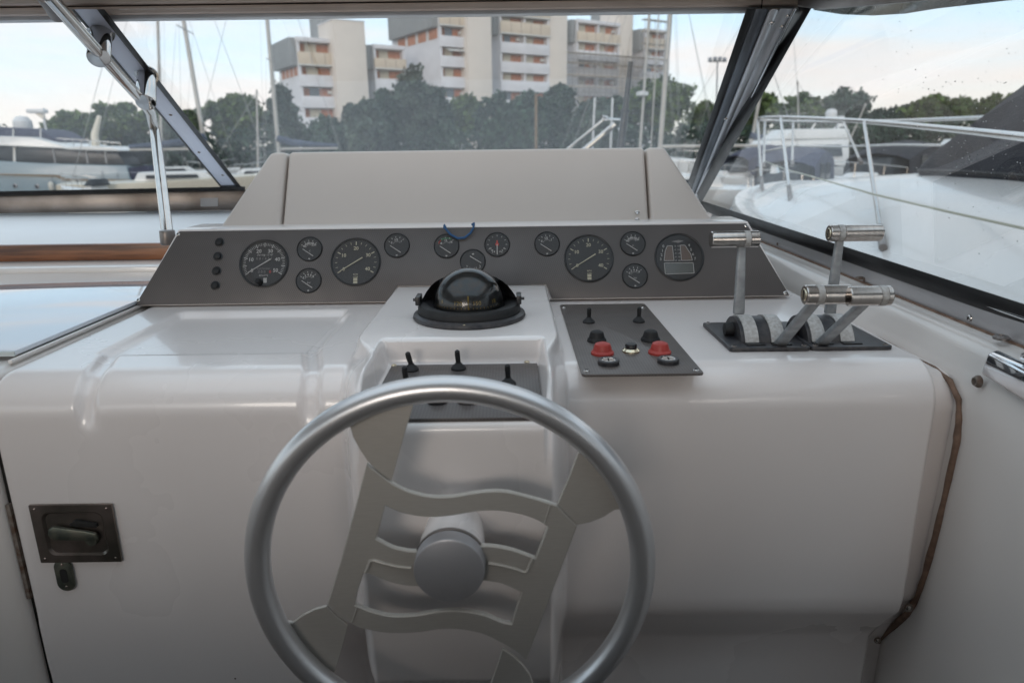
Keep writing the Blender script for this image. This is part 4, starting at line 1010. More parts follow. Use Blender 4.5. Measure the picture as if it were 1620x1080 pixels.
# chrome fitting at the right edge
ch = thing('chrome_bracket', 'polished chrome bracket on the ledge at the far right edge', 'bracket', (.655, .86, -.28))
q0 = atX(1553, 570, .652); 
yy = atX(1556, 560, .630).y; zz = atX(1556, 546, .640).z
blk = MB().hexa([Vector((.648, yy, zz)), Vector((.648, yy - .17, zz - .006)), Vector((.648, yy - .17, zz - .052)), Vector((.648, yy + .002, zz - .032))],
                [Vector((.632, yy - .004, zz - .004)), Vector((.632, yy - .17, zz - .012)), Vector((.628, yy - .17, zz - .050)), Vector((.628, yy - .002, zz - .034))])
obj('bracket_body', blk, M['chrome'], ch, bevel=.004, segs=3)
arm = MB().hexa([Vector((.640, yy - .05, zz)), Vector((.655, yy - .05, zz)), Vector((.655, yy - .20, zz + .035)), Vector((.62, yy - .20, zz + .035))],
                [Vector((.640, yy - .05, zz + .010)), Vector((.655, yy - .05, zz + .010)), Vector((.655, yy - .20, zz + .047)), Vector((.62, yy - .20, zz + .047))])
obj('bracket_arm', arm, M['chrome'], ch, bevel=.003)

# ------------------------------------------------------------------ grab rail on the left mullion
gb = thing('grab_rail', 'polished steel grab rail clamped to the left windscreen mullion and bent down to the console', 'grab rail', tuple(dash(276, 368)))
ra = ws(75, -8, .085); r1 = ws(155, 82, .085); r2 = ws(229, 164, .085)
r3 = ws(243, 190, .075)
foot = Vector(hood_pt(276, 372)) + Vector((0, -.03, -.004))
midp = r3 + (foot - r3) * .1
pts = [ra, r1, r2 + (r1 - r2) * .06, r2 + (midp - r2) * .35 + Vector((.004, 0, 0.004)), midp, r3 + (foot - r3) * .5, foot]
obj('rail_tube', MB().tube(pts, .0118, 18), M['steel'], gb, smooth=60)
def clamp(px, py, wx, wy):
    a = ws(px, py, .078); b = ws(wx, wy, .012); d = (b - a).normalized()
    c = obj('clamp', MB().cyl(a - d * .024, b, .021, .020, 28), M['steel'], gb, bevel=.002)
    obj('clamp_flange', MB().cyl(b - d * .004, b, .025, n=28), M['steel'], c)
clamp(157, 82, 160, 50); clamp(231, 152, 232, 118)
ft = obj('rail_foot', MB().cyl(foot + Vector((0, 0, -.012)), foot + Vector((0, 0, .018)), .016, .015, 22), M['steel_worn'], gb, bevel=.002)
ra2 = ws(83, 8, .06)
obj('top_elbow', MB().tube([ws(70, -10, .08), ws(86, 12, .08), ws(92, 22, .08)], .016, 16), M['steel_worn'], gb)

# ------------------------------------------------------------------ hull sides and cockpit behind the camera, foredeck ahead
hull = thing('own_boat_hull', 'white deck, coamings and hull of the boat we stand in', 'boat hull', (0, 0, -2.6))
obj('cockpit_floor', MB().box((-2.2, -3.5, -1.66), (.74, 1.02, -1.60)), M['floor'], hull)
obj('starboard_coaming', MB().box((.7, -3.5, -2.3), (.95, 2.5, -.62)), M['gel_side'], hull, bevel=.02)
obj('starboard_inner_side', MB().box((.66, -3.5, -1.62), (.70, .32, -.30)), M['gel_side'], hull, bevel=.01)
obj('port_coaming', MB().box((-2.6, -3.5, -2.3), (-2.3, 2.6, -.30)), M['gel_side'], hull, bevel=.02)
M['canvas'] = mat('aft_canvas', (0.20, 0.20, 0.22), .85, var=.1)
M['blocker_dark'] = mat('seat_blocker_vinyl', (0.05, 0.048, 0.05), .6, var=.1)
obj('unseen_seat_blocker', MB().box((-1.5, -.62, -.98), (.60, -.06, -.86)), M['blocker_dark'], hull, bevel=.03)  # unseen seat added behind the camera to cut light low on the console
obj('seat_back_blocker', MB().box((-1.5, -.74, -.95), (.64, -.60, -.10)), M['blocker_dark'], hull, bevel=.03)  # added back, raised so the low sun fades down the console face
obj('seat_head_blocker', MB().box((-.36, -.73, -.10), (.62, -.61, -.02)), M['blocker_dark'], hull, bevel=.03)  # extra height added to starboard to darken the right of the console
obj('seat_box_blocker', MB().box((-1.46, -.60, -1.60), (.58, -.09, -.985)), M['blocker_dark'], hull, bevel=.02)  # added dark box, stops floor bounce reaching the lower console
obj('transom', MB().box((-2.3, -3.6, -1.66), (.72, -3.5, -.75)), M['gel_side'], hull, bevel=.02)
fd = MB()
rows = []
for i in range(14):
    t = i / 13; y = 2.62 + 4.6 * t; hw = 1.75 * sqrt(max(0, 1 - t ** 2.2)) + .02; cx = -.82
    rows.append([Vector((cx + hw * s, y, -.30 - .22 * t - .10 * s * s)) for s in np.linspace(-1, 1, 9)])
fd.grid(rows); rows2 = [[r[0], r[0] + Vector((.1, 0, -2))] for r in rows]; fd.grid(rows2); fd.grid([[r[-1] + Vector((-.1, 0, -2)), r[-1]] for r in rows])
obj('foredeck', fd, M['gel_side'], hull, smooth=40)
# bow antenna and pulpit of our own boat
an = thing('whip_antenna', 'thick black whip antenna standing on the foredeck behind the hood', 'antenna', tuple(atY(979, 240, 4.2)))
a0 = atY(978, 262, 4.2); a1 = atY(989, 176, 4.2); a2 = atY(998, 98, 4.2)
obj('rod', MB().tube([a0, a1, a1 + (a2 - a1) * .1, a2], .02, 12, rs=[.024, .021, .017, .013]), M['black'], an, smooth=60)
obj('joint_collar', MB().cyl(a1 - (a2 - a1) * .03, a1 + (a2 - a1) * .03, .026, n=14), M['rubber'], an, bevel=.002)
pu = thing('bow_pulpit', 'slim steel tubes of the bow rail seen over the hood', 'pulpit rail', tuple(atY(940, 250, 4.6)))
for (x0, y0), (x1, y1), r in (((890, 243), (957, 188), .010), ((918, 243), (973, 197), .018), ((957, 188), (986, 190), .008), ((953, 186), (961, 188), .016), ((978, 206), (992, 200), .012)):
    obj('tube', MB().cyl(atY(x0, y0, 4.6), atY(x1, y1, 4.6), r, n=10), M['steel'], pu)

# ================================================================== THE MARINA
WATER = -2.6; GROUND = -1.55
def struct(name, mb, m, smooth=0):
    o = obj(name, mb, m, None, smooth=smooth); o['kind'] = 'structure'; return o
M['water'] = mat('harbour_water', (0.012, 0.022, 0.024), 0.06, spec=0.5, bump=0.6, bscale=1.6, bdist=0.08, stretch=(1, 2.5, 1))
M['ground'] = mat('quay_ground', (0.16, 0.15, 0.13), 0.9, var=0.3, vscale=.3)
M['quay'] = mat('quay_concrete', (0.30, 0.28, 0.26), 0.85, var=0.3, vscale=.8)
struct('water', MB().add([(-3000, -400, WATER), (3000, -400, WATER), (3000, 3000, WATER), (-3000, 3000, WATER)], [(0, 1, 2, 3)]), M['water'])
struct('ground', MB().add([(-3000, 60, GROUND), (3000, 60, GROUND), (3000, 3000, GROUND), (-3000, 3000, GROUND)], [(0, 1, 2, 3)]), M['ground'])
qw = MB().box((-300, 59.4, WATER - .5), (300, 60.0, GROUND + .05)); o = obj('quay_wall', qw, M['quay'], None); tag(o, 'long low concrete quay wall along the far water edge', 'quay wall')
M['pontoon'] = mat('pontoon_boards', (0.36, 0.31, 0.28), 0.8, var=0.25, vscale=2)
o = obj('pontoon', MB().box((3.5, 19.5, WATER + .35), (30, 21.3, WATER + .62)), M['pontoon'], None, bevel=.03); tag(o, 'floating pontoon beyond the neighbour bow, seen through the side window', 'pontoon')

# ------------------------------------------------------------------ trees
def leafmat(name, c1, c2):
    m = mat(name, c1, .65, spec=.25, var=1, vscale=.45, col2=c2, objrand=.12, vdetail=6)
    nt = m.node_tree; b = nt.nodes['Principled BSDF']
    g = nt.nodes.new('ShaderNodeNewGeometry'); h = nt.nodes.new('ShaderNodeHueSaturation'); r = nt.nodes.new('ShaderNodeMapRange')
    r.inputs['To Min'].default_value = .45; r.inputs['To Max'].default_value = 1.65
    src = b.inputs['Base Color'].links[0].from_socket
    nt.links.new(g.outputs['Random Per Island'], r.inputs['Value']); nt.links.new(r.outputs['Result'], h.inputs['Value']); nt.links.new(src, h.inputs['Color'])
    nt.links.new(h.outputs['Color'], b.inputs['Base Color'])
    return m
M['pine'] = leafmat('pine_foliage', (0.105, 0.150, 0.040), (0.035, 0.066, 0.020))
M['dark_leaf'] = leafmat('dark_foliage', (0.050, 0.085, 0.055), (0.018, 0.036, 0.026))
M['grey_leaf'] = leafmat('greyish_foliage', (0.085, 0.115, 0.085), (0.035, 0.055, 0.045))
M['bark'] = mat('bark', (0.13, 0.09, 0.07), .9, var=.5, vscale=3)
def tree(pxl, pxr, ptop, Y, kind, label, base=236, seed=0, n=None, low=.28, group='trees beyond the quay', shape=None):
    rs = np.random.RandomState(seed * 13 + 5)
    pc = (pxl + pxr) / 2
    c = atY(pc, ptop, Y); top = c.z; l_ = atY(pxl, (ptop + base) / 2, Y).x; r_ = atY(pxr, (ptop + base) / 2, Y).x
    cx = (l_ + r_) / 2; hw = (r_ - l_) / 2; H = top - GROUND
    t = thing({'pine': 'pine_tree', 'dark_leaf': 'broadleaf_tree', 'grey_leaf': 'broadleaf_tree'}[kind], label, 'tree', (cx, Y, GROUND), group)
    zl = GROUND + H * low
    ez = (top - zl) / 2; cz = (top + zl) / 2
    nl = int(70 + 45 * rs.rand())
    # lobes spread through the crown volume
    L_ = []
    while len(L_) < nl:
        p = rs.uniform(-1, 1, 3); q = np.linalg.norm(p)
        if q > 1 or q < .25: continue
        z = p[2]; wdt = 1.0
        if shape == 'cone': wdt = np.clip(1.0 - .62 * (z + 1) / 2, .25, 1)
        if shape == 'umbrella': wdt = 1.05 if z > -.2 else .72
        L_.append((p[0] * hw * .86 * wdt, p[1] * hw * .8 * wdt, z * ez * .86, rs.uniform(.10, .30) * min(hw, ez) * 1.08))
    L_ = np.array(L_)
    n = n or int(np.clip(3800 * (hw * ez / 9), 2600, 8500))
    k = rs.randint(0, nl, n); d = rs.randn(n, 3); d /= np.linalg.norm(d, axis=1)[:, None]
    C = L_[k, :3] + d * L_[k, 3:4] * (rs.rand(n, 1) ** .4) * rs.choice([1.0, 1.0, 1.0, 1.35], (n, 1)) * np.array([1.15, 1.15, .85]); C += np.array([cx, Y, cz])
    C[:, 2] = np.minimum(C[:, 2], top + .05)
    u = rs.randn(n, 3); u /= np.linalg.norm(u, axis=1)[:, None]; w = np.cross(u, rs.randn(n, 3)); w /= np.linalg.norm(w, axis=1)[:, None]
    s = (rs.uniform(.09, .30, (n, 1))) * (Y / 70)
    V = np.stack([C - u * s - w * s * .5, C + u * s - w * s * .4, C + u * s * .8 + w * s * .6, C - u * s * .7 + w * s * .5], 1).reshape(-1, 3)
    Q = np.arange(4 * n).reshape(n, 4)
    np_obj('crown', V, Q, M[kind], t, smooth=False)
    mb = MB(); r0 = .10 + .018 * H
    lean = rs.uniform(-.4, .4)
    mb.tube([(cx, Y, GROUND - .1), (cx + lean * .4, Y, GROUND + H * low * .8), (cx + lean, Y, cz), (cx + lean * .8, Y, top - ez * .5)], r0, 8, rs=[r0, r0 * .8, r0 * .5, r0 * .15])
    for i in range(7):
        q = L_[rs.randint(nl)]; z0 = GROUND + H * low * rs.uniform(.7, 1.2)
        mb.tube([(cx + lean * .5, Y, z0), (cx + q[0] * .45, Y + q[1] * .4, z0 + (cz + q[2] - z0) * .6), (cx + q[0], Y + q[1], cz + q[2])], r0 * .3, 5, rs=[r0 * .42, r0 * .28, r0 * .08])
    obj('trunk', mb, M['bark'], t, smooth=60)
    return t
TR = [  # left px, right px, top px, distance, kind, shape, label
 (70, 134, 177, 66, 'pine', 'umbrella', 'small rounded pine at the far left, behind the motor yacht bow'),
 (118, 256, 160, 64, 'pine', 'umbrella', 'big wide pine behind the motor yacht, left of the mullion'),
 (232, 322, 164, 74, 'pine', 'umbrella', 'pale pine seen through the left mullion behind the tilted mast'),
 (310, 432, 148, 66, 'pine', 'umbrella', 'broad dark green pine between the tilted mast and the left tower block'),
 (408, 488, 134, 62, 'grey_leaf', 'cone', 'greyish leafy tree in front of the leftmost apartment block'),
 (428, 462, 122, 61, 'grey_leaf', 'cone', 'slim greyish treetop beside the tall mast'),
 (478, 552, 178, 60, 'dark_leaf', None, 'low dark bushy tree below the leftmost apartment block'),
 (536, 612, 148, 60, 'grey_leaf', None, 'rounded greyish tree in front of the blank stair tower'),
 (576, 640, 132, 63, 'dark_leaf', 'cone', 'dark tree just left of the tallest tree'),
 (604, 704, 92, 64, 'grey_leaf', 'cone', 'tallest tree, reaching up in front of the grey gable wall'),
 (662, 724, 128, 66, 'dark_leaf', 'cone', 'dark shoulder tree right of the tallest tree'),
 (694, 772, 150, 70, 'pine', 'umbrella', 'bright green pine below the cream stair tower'),
 (752, 820, 140, 62, 'dark_leaf', None, 'dark round tree in front of the middle block, left one'),
 (796, 868, 136, 60, 'dark_leaf', None, 'dark round tree in front of the middle block, right one'),
 (842, 926, 120, 66, 'dark_leaf', 'cone', 'dark tree rising in front of the scaffolding'),
 (902, 972, 152, 62, 'grey_leaf', None, 'low greyish tree behind the black antenna foot'),
 (936, 1010, 140, 72, 'dark_leaf', None, 'dark tree between the black antenna and the paired masts'),
 (984, 1098, 121, 68, 'pine', 'umbrella', 'large round pine behind the paired masts'),
 (1086, 1168, 158, 78, 'pine', 'umbrella', 'low pine between the round pine and the corner post'),
 (1150, 1240, 146, 74, 'pine', 'umbrella', 'pine just right of the corner post'),
 (1216, 1302, 143, 70, 'pine', 'umbrella', 'mid green pine left of the highest crown in the side window'),
 (1284, 1376, 139, 72, 'dark_leaf', 'umbrella', 'dark pine with the highest crown seen in the side window'),
 (1362, 1448, 161, 76, 'grey_leaf', 'umbrella', 'lower greyish tree in the dip of the tree line'),
 (1426, 1530, 149, 72, 'pine', 'umbrella', 'wide pine rising right of the dip in the tree line'),
 (1512, 1640, 145, 74, 'pine', 'umbrella', 'pine partly hidden behind the navy canvas cover'),
 (-60, 60, 205, 80, 'pine', 'umbrella', 'low pine at the far left edge behind the yacht'),
]
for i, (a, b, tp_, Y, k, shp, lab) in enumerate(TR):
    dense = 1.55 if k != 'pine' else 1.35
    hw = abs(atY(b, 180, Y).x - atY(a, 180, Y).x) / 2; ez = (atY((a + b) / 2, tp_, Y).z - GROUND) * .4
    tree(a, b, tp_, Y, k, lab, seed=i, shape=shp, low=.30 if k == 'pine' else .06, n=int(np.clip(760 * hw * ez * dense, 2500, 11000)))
# undergrowth that reads as one mass
rs = np.random.RandomState(3); n = 34000
X = rs.uniform(-48, 62, n); bump = 1.0 + .55 * np.sin(X * .8) + .5 * np.sin(X * 2.1 + 1); Yv = 62 + rs.rand(n) * 4
Z = GROUND + rs.rand(n) * (2.3 + bump * .8)
C = np.stack([X, Yv, Z], 1); u = rs.randn(n, 3); u /= np.linalg.norm(u, axis=1)[:, None]; w = np.cross(u, rs.randn(n, 3)); w /= np.linalg.norm(w, axis=1)[:, None]
s = rs.uniform(.10, .24, (n, 1)); V = np.stack([C - u * s - w * s * .5, C + u * s - w * s * .4, C + u * s * .8 + w * s * .6, C - u * s * .7 + w * s * .5], 1).reshape(-1, 3)
o = np_obj('undergrowth', V, np.arange(4 * n).reshape(n, 4), M['dark_leaf'], None, 'stuff', smooth=False); o['label'] = 'dark undergrowth along the quay below the trees'; o['category'] = 'undergrowth'

# ------------------------------------------------------------------ apartment blocks
M['plaster'] = mat('cream_plaster', (0.68, 0.62, 0.56), .85, var=.10, vscale=.12, bump=.2, bscale=3, bdist=.02)
M['white_conc'] = mat('white_concrete', (0.68, 0.68, 0.71), .8, var=.1, vscale=.5)
M['grey_panel'] = mat('grey_ribbed_cladding', (0.27, 0.285, 0.29), .6, var=.15, vscale=.8, stretch=(3, 3, .2))
M['beige_panel'] = mat('beige_parapet', (0.62, 0.53, 0.42), .8, var=.08, vscale=.6)
M['orange'] = mat('orange_brick', (0.50, 0.20, 0.10), .8, var=.25, vscale=1.5)
M['shutter'] = mat('cream_shutter', (0.56, 0.52, 0.42), .7)
M['window'] = mat('window_glass_far', (0.10, 0.13, 0.16), .15)
M['recess'] = mat('loggia_wall', (0.24, 0.17, 0.14), .85)
M['awn'] = mat('white_awning', (0.6, 0.6, 0.58), .8)
ALF = radians(33)
E_ = Vector((cos(ALF), sin(ALF), 0)); SD = Vector((-sin(ALF), cos(ALF), 0)); NF = Vector((sin(ALF), -cos(ALF), 0))
def facade(px, py, P0, off=0.0):
    """where the sight line meets the facade plane: returns along-distance and height"""
    p = onP(px, py, P0 + NF * off, NF); return (p - P0).dot(E_), p.z
def block(name_label, px_l, px_r, pytop, Y0, depth, rows, bays, opts, group=None):
    """rows: list of (parapet top, parapet bottom, material) in picture heights at the left corner px_l"""
    P0 = atY(px_l, pytop, Y0); fr = Fr((P0.x, P0.y, 0), E_, SD, (0, 0, 1))
    Wd = facade(px_r, pytop + .09 * (px_r - px_l), P0)[0]; top = P0.z
    t = thing('apartment_block', name_label, 'apartment block', (P0.x, P0.y, GROUND), 'concrete apartment blocks behind the trees')
    def hz(py): return atY(px_l, py, Y0).z
    REC = 1.1
    obj('wall', MB().box((0, REC, GROUND), (Wd, depth, top - .05), fr), M['white_conc'], t)
    # end walls framing the loggias
    obj('end_wall', MB().box((0, 0, GROUND), (.35, REC, top - .3), fr), M['white_conc'], t)
    obj('end_wall', MB().box((Wd - .35, 0.02, GROUND), (Wd, REC, top - .3), fr), M['white_conc'], t)
    obj('roof_slab', MB().box((-.05, -.12, top - .55), (Wd + .05, depth + .1, top), fr), M['white_conc'], t, bevel=.03)
    prev = top - .55
    for bi in range(1, bays): obj('bay_wall', MB().box((Wd * bi / bays - .15, .06, GROUND), (Wd * bi / bays + .15, REC, top - .5), fr), M['white_conc'], t)
    for ri, (pt, pb, mm) in enumerate(rows):
        z1, z0 = hz(pt), hz(pb)
        ov = .30 if mm == 'beige_panel' else .0
        par = obj('balcony_parapet', MB().box((-.02, -.14 - ov * .5, z0), (Wd + .02, .0 - ov * .1, z1), fr), M[mm], t, bevel=.03)
        obj('balcony_slab', MB().box((-.06, -.22 - ov * .5, z0 - .20), (Wd + .06, REC, z0 - .005), fr), M['awn' if mm == 'beige_panel' else 'white_conc'], t)
        if mm == 'beige_panel':
            nj = max(3, int(Wd / 1.6))
            jm = MB()
            for q in range(1, nj): jm.box((Wd * q / nj - .03, -.165 - ov * .5, z0 + .02), (Wd * q / nj + .03, -.141 - ov * .5, z1 - .02), fr)
            obj('parapet_joint', jm, M['recess'], par)
        # opening between prev (ceiling) and z1: brick panels, shutters and windows on the loggia back wall
        zc1 = prev; zc0 = z0
        if zc1 - z1 > .4:
            bw = Wd / bays
            for b_ in range(bays):
                xs_ = [(.02, .20, 'orange', 'brick_panel'), (.21, .50, 'shutter', 'window'), (.51, .93, 'orange', 'brick_panel')]
                if (ri + b_) % 3 == 2: xs_ = [(.02, .24, 'orange', 'brick_panel'), (.25, .50, 'window', 'window'), (.51, .86, 'orange', 'brick_panel')]
                if bays > 1 and b_ == 1: xs_ = [(.10, .42, 'shutter', 'window'), (.45, .90, 'orange', 'brick_panel')]
                for (a0_, a1_, m2, nm) in xs_:
                    obj(nm, MB().box((b_ * bw + bw * a0_ + .2, REC - .10, zc0), (b_ * bw + bw * a1_ + .2, REC - .003, zc1 - .10), fr), M[m2], t)
                if (ri * 2 + b_) % 3 == 1:
                    obj('air_conditioner', MB().box((b_ * bw + bw * .74, REC - .5, z1 + .35), (b_ * bw + bw * .90, REC - .12, z1 + .8), fr), M['awn'], t, bevel=.02)
                if opts.get('awn') == ri:
                    obj('awning', MB().hexa([fr(b_ * bw + bw * .25, -.5, zc1 - .55), fr(b_ * bw + bw * .88, -.5, zc1 - .55), fr(b_ * bw + bw * .88, .2, zc1 - .25), fr(b_ * bw + bw * .25, .2, zc1 - .25)],
                        [fr(b_ * bw + bw * .25, -.5, zc1 - .48), fr(b_ * bw + bw * .88, -.5, zc1 - .48), fr(b_ * bw + bw * .88, .2, zc1 - .18), fr(b_ * bw + bw * .25, .2, zc1 - .18)]), M['awn'], t)
        prev = z0 - .20
    # side face dressing
    if 'clad' in opts:
        ztop, zbot, dp = opts['clad']
        zt, zb = hz(ztop), hz(zbot)
        obj('side_cladding', MB().box((-.9, .4, zb), (-.02, dp, zt), fr), M['grey_panel'], t, bevel=.02)
        rb = MB()
        for q in range(int(dp / .55)): rb.box((-.94, .6 + q * .55, zb + .02), (-.905, .72 + q * .55, zt - .02), fr)
        rb_ = obj('cladding_ribs', rb, M['grey_panel'], t)
        if opts.get('ribbon'):
            zr0 = hz(opts['ribbon'])
            k = 4; 
            for q in range(k):
                y0_ = .6 + (dp - 1.0) * q / k; obj('brick_panel', MB().box((-.06, y0_, zr0), (-.003, y0_ + (dp - 1.0) / k * .72, zb - .03), fr), M['orange'], t)
                obj('window', MB().box((-.05, y0_ + (dp - 1.0) / k * .76, zr0), (-.003, y0_ + (dp - 1.0) / k * .92, zb - .03), fr), M['awn'], t)
    return t, fr, Wd, P0
def tower(label, px_l, px_r, pytop, Y0, depth, m='plaster', name='stair_tower'):
    P0 = atY(px_l, pytop, Y0); fr = Fr((P0.x, P0.y, 0), E_, SD, (0, 0, 1)); Wd = facade(px_r, pytop, P0)[0]
    t = thing(name, label, 'tower', (P0.x, P0.y, GROUND), 'blank stair towers between the apartment blocks')
    obj('shaft', MB().box((0, 0, GROUND), (Wd, depth, P0.z), fr), M[m], t, bevel=.04)
    obj('coping', MB().box((-.06, -.06, P0.z + .003), (Wd + .06, depth + .06, P0.z + .12), fr), M['white_conc'], t)
    return t
wc, bp = 'white_conc', 'beige_panel'
block('leftmost apartment block with grey clad gable and orange loggias', 468, 531, 58, 97, 9, [(82, 101, bp), (118, 134, wc), (152, 168, wc), (186, 202, wc), (218, 236, wc)], 1, dict(clad=(59, 104, 8.6), ribbon=119))
tower('blank cream stair tower right of the leftmost block', 526, 576, 31, 98, 6)
tower('dark grey narrow shaft behind the blank cream tower on the left', 507, 524, 24, 104, 5, 'grey_panel')
block('low apartment block between the blank tower and the big grey gable', 590, 640, 70, 103, 9, [(92, 107, bp), (124, 140, wc), (158, 174, wc), (192, 210, wc)], 1, dict(clad=(71, 110, 5)))
block('tall apartment block with grey overhanging gable and an awning', 692, 739, -30, 104, 16, [(-12, 6, bp), (24, 38, bp), (56, 71, wc), (88, 103, wc), (121, 136, wc), (154, 169, wc), (190, 210, wc)], 1, dict(clad=(-30, 43, 15), ribbon=60, awn=3))
tower('wide cream stair tower in the middle of the row', 738, 776, -25, 105, 6)
block('middle apartment block two bays wide behind the dark trees', 790, 869, -20, 113, 9, [(5, 22, bp), (33, 51, bp), (66, 81, wc), (97, 112, wc), (127, 142, wc), (158, 175, wc), (195, 212, wc)], 2, dict(clad=(-20, 55, 4)))
tower('cream stair tower right of the two-bay middle block', 868, 898, -12, 118, 5)
block('lower two-bay apartment block above the scaffolding', 913, 981, 30, 124, 9, [(50, 64, bp), (79, 93, wc), (106, 120, wc), (134, 149, wc), (165, 182, wc)], 2, dict(clad=(31, 67, 4)))
tower('rightmost cream stair tower beside the last block', 980, 1003, -6, 129, 5)
tower('small grey rooftop shaft above the lower two-bay block', 957, 978, 18, 136, 4, 'grey_panel')
block('last apartment block at the right end of the row', 1021, 1054, 45, 134, 7, [(60, 76, bp), (88, 100, wc), (113, 126, wc), (139, 153, wc), (170, 190, wc)], 1, dict(clad=(46, 80, 5)))
# scaffolding
M['scaf'] = mat('scaffold_tube', (0.20, 0.20, 0.21), .5, metal=.4)
M['plank'] = mat('scaffold_plank', (0.52, 0.46, 0.38), .8, var=.3, vscale=1)
sc = thing('scaffolding', 'scaffolding with plank decks across the two right-hand apartment blocks', 'scaffolding', tuple(atY(870, 230, 121)))
Pc = atY(913, 30, 124) + NF * 2.2
def scp(px, py): return onP(px, py, Pc, NF)
for k, (x0, x1, y0) in enumerate(((868, 1056, 81), (868, 1060, 97), (868, 1062, 117), (880, 1052, 136), (890, 1050, 156))):
    a = scp(x0, y0); b = scp(x1, y0 + (x1 - x0) * .085); b.z = a.z
    obj('deck', MB().hexa([a, b, b + SD * 1.0, a + SD * 1.0], [p + Vector((0, 0, .14)) for p in (a, b, b + SD * 1.0, a + SD * 1.0)]), M['plank'], sc)
    if k: 
        for h_ in (.55, 1.05): obj('guard_rail', MB().cyl(a + Vector((0, 0, h_)), b + Vector((0, 0, h_)), .035, n=6), M['scaf'], sc)
a = scp(868, 79); b = scp(1058, 95); b.z = a.z; nn_ = 22
for k in range(nn_ + 1):
    p = a + (b - a) * (k / nn_); tp_ = p.z + (.9 if k < 17 else 6.2)
    obj('standard', MB().cyl((p.x, p.y, GROUND), (p.x, p.y, tp_), .04, n=6), M['scaf'], sc)
for z_ in (2.2, 4.2, 6.0):
    p0 = a + (b - a) * (17 / nn_) + Vector((0, 0, z_)); obj('deck', MB().hexa([p0, b + Vector((0, 0, z_)), b + Vector((0, 0, z_)) + SD, p0 + SD], [q + Vector((0, 0, .12)) for q in (p0, b + Vector((0, 0, z_)), b + Vector((0, 0, z_)) + SD, p0 + SD)]), M['plank'], sc)
M['net'] = glass_mat('scaffold_net', .12, .10, refl=0, sscale=(1, 1, 1), dcol=(0.20, 0.19, 0.18))
n0 = a; z_lo = scp(868, 160).z
obj('debris_net', MB().add([n0, n0 + (b - a) * .80, Vector(((n0 + (b - a) * .80).x, (n0 + (b - a) * .80).y, z_lo)), Vector((n0.x, n0.y, z_lo))], [(0, 1, 2, 3)]), M['net'], sc)

# ------------------------------------------------------------------ poles and lamps
M['mast'] = mat('mast_alloy', (0.44, 0.42, 0.39), .45, metal=.35, var=.1, vscale=2)
M['mast_white'] = mat('white_mast', (0.60, 0.61, 0.62), .4)
M['wire'] = mat('rigging_wire', (0.30, 0.31, 0.32), .5, metal=.5)
M['post'] = mat('wooden_post', (0.24, 0.16, 0.09), .8, var=.3)
def pole(px0, py0, px1, py1, Y, r, m, lab, nm='light_pole', cat='pole', grp=None):
    o = obj(nm, MB().tube([atY(px0, py0, Y), atY(px1, py1, Y)], r, 8), m, None, smooth=60); tag(o, lab, cat, grp); return o
pole(936, 262, 941, 155, 50, .075, M['mast_white'], 'left of two slim white poles in front of the dark trees')
pole(965, 262, 969, 155, 50, .075, M['mast_white'], 'right of two slim white poles in front of the dark trees')
pole(848, 262, 848, 150, 52, .10, M['post'], 'brown wooden pole in front of the dark trees', 'wooden_pole')
fl = thing('floodlight_mast', 'tall thin floodlight mast with four lamps left of the corner post', 'floodlight mast', tuple(atY(1132, 240, 150)))
obj('column', MB().tube([atY(1132, 235, 150), atY(1135, 98, 150)], .16, 8), M['wire'], fl)
obj('crossbar', MB().cyl(atY(1121, 98, 150), atY(1150, 97, 150), .12, n=6), M['wire'], fl)
for x in (1123, 1131, 1138.5, 1146):
    p = atY(x, 95 + (0 if x in (1123, 1146) else -1), 150); obj('lamp', MB().box((p.x - .35, p.y - .3, p.z - .4), (p.x + .35, p.y + .3, p.z + .45)), M['alu_dark'], fl, bevel=.1)
for i, (x, Y, top) in enumerate(((1328, 66, 186), (1228, 66, 178))):
    pass

# ------------------------------------------------------------------ boats
M['hull_white'] = mat('white_hull', (0.66, 0.66, 0.65), .25, coat=.3, var=.06, vscale=1)
M['hull_cream'] = mat('cream_hull', (0.62, 0.57, 0.47), .3, coat=.2, var=.05, vscale=1)
M['hull_blue'] = mat('pale_blue_hull', (0.27, 0.35, 0.40), .3, coat=.2, var=.05, vscale=.5)
M['blue_stripe'] = mat('blue_stripe', (0.10, 0.14, 0.30), .4)
M['navy'] = mat('navy_canvas', (0.013, 0.015, 0.024), .8, var=.3, vscale=5, bump=.5, bscale=9, bdist=.01)
M['navy2'] = mat('navy_canopy', (0.030, 0.035, 0.075), .75, var=.2, vscale=3)
M['boatglass'] = mat('tinted_boat_glass', (0.03, 0.035, 0.04), .2, spec=.2)
M['teak'] = mat('weathered_teak', (0.25, 0.18, 0.11), .7, var=.2)
M['fender'] = mat('fender_vinyl', (0.60, 0.58, 0.52), .5)
M['sail_cover'] = mat('sail_cover', (0.05, 0.07, 0.12), .8, var=.3, vscale=2)
class Hull:
    """a local frame with x forward, y to port, z up from the waterline"""
    def __init__(s, x, y, heading):
        s.fr = Fr((x, y, WATER), (cos(heading), sin(heading), 0), (-sin(heading), cos(heading), 0), (0, 0, 1))
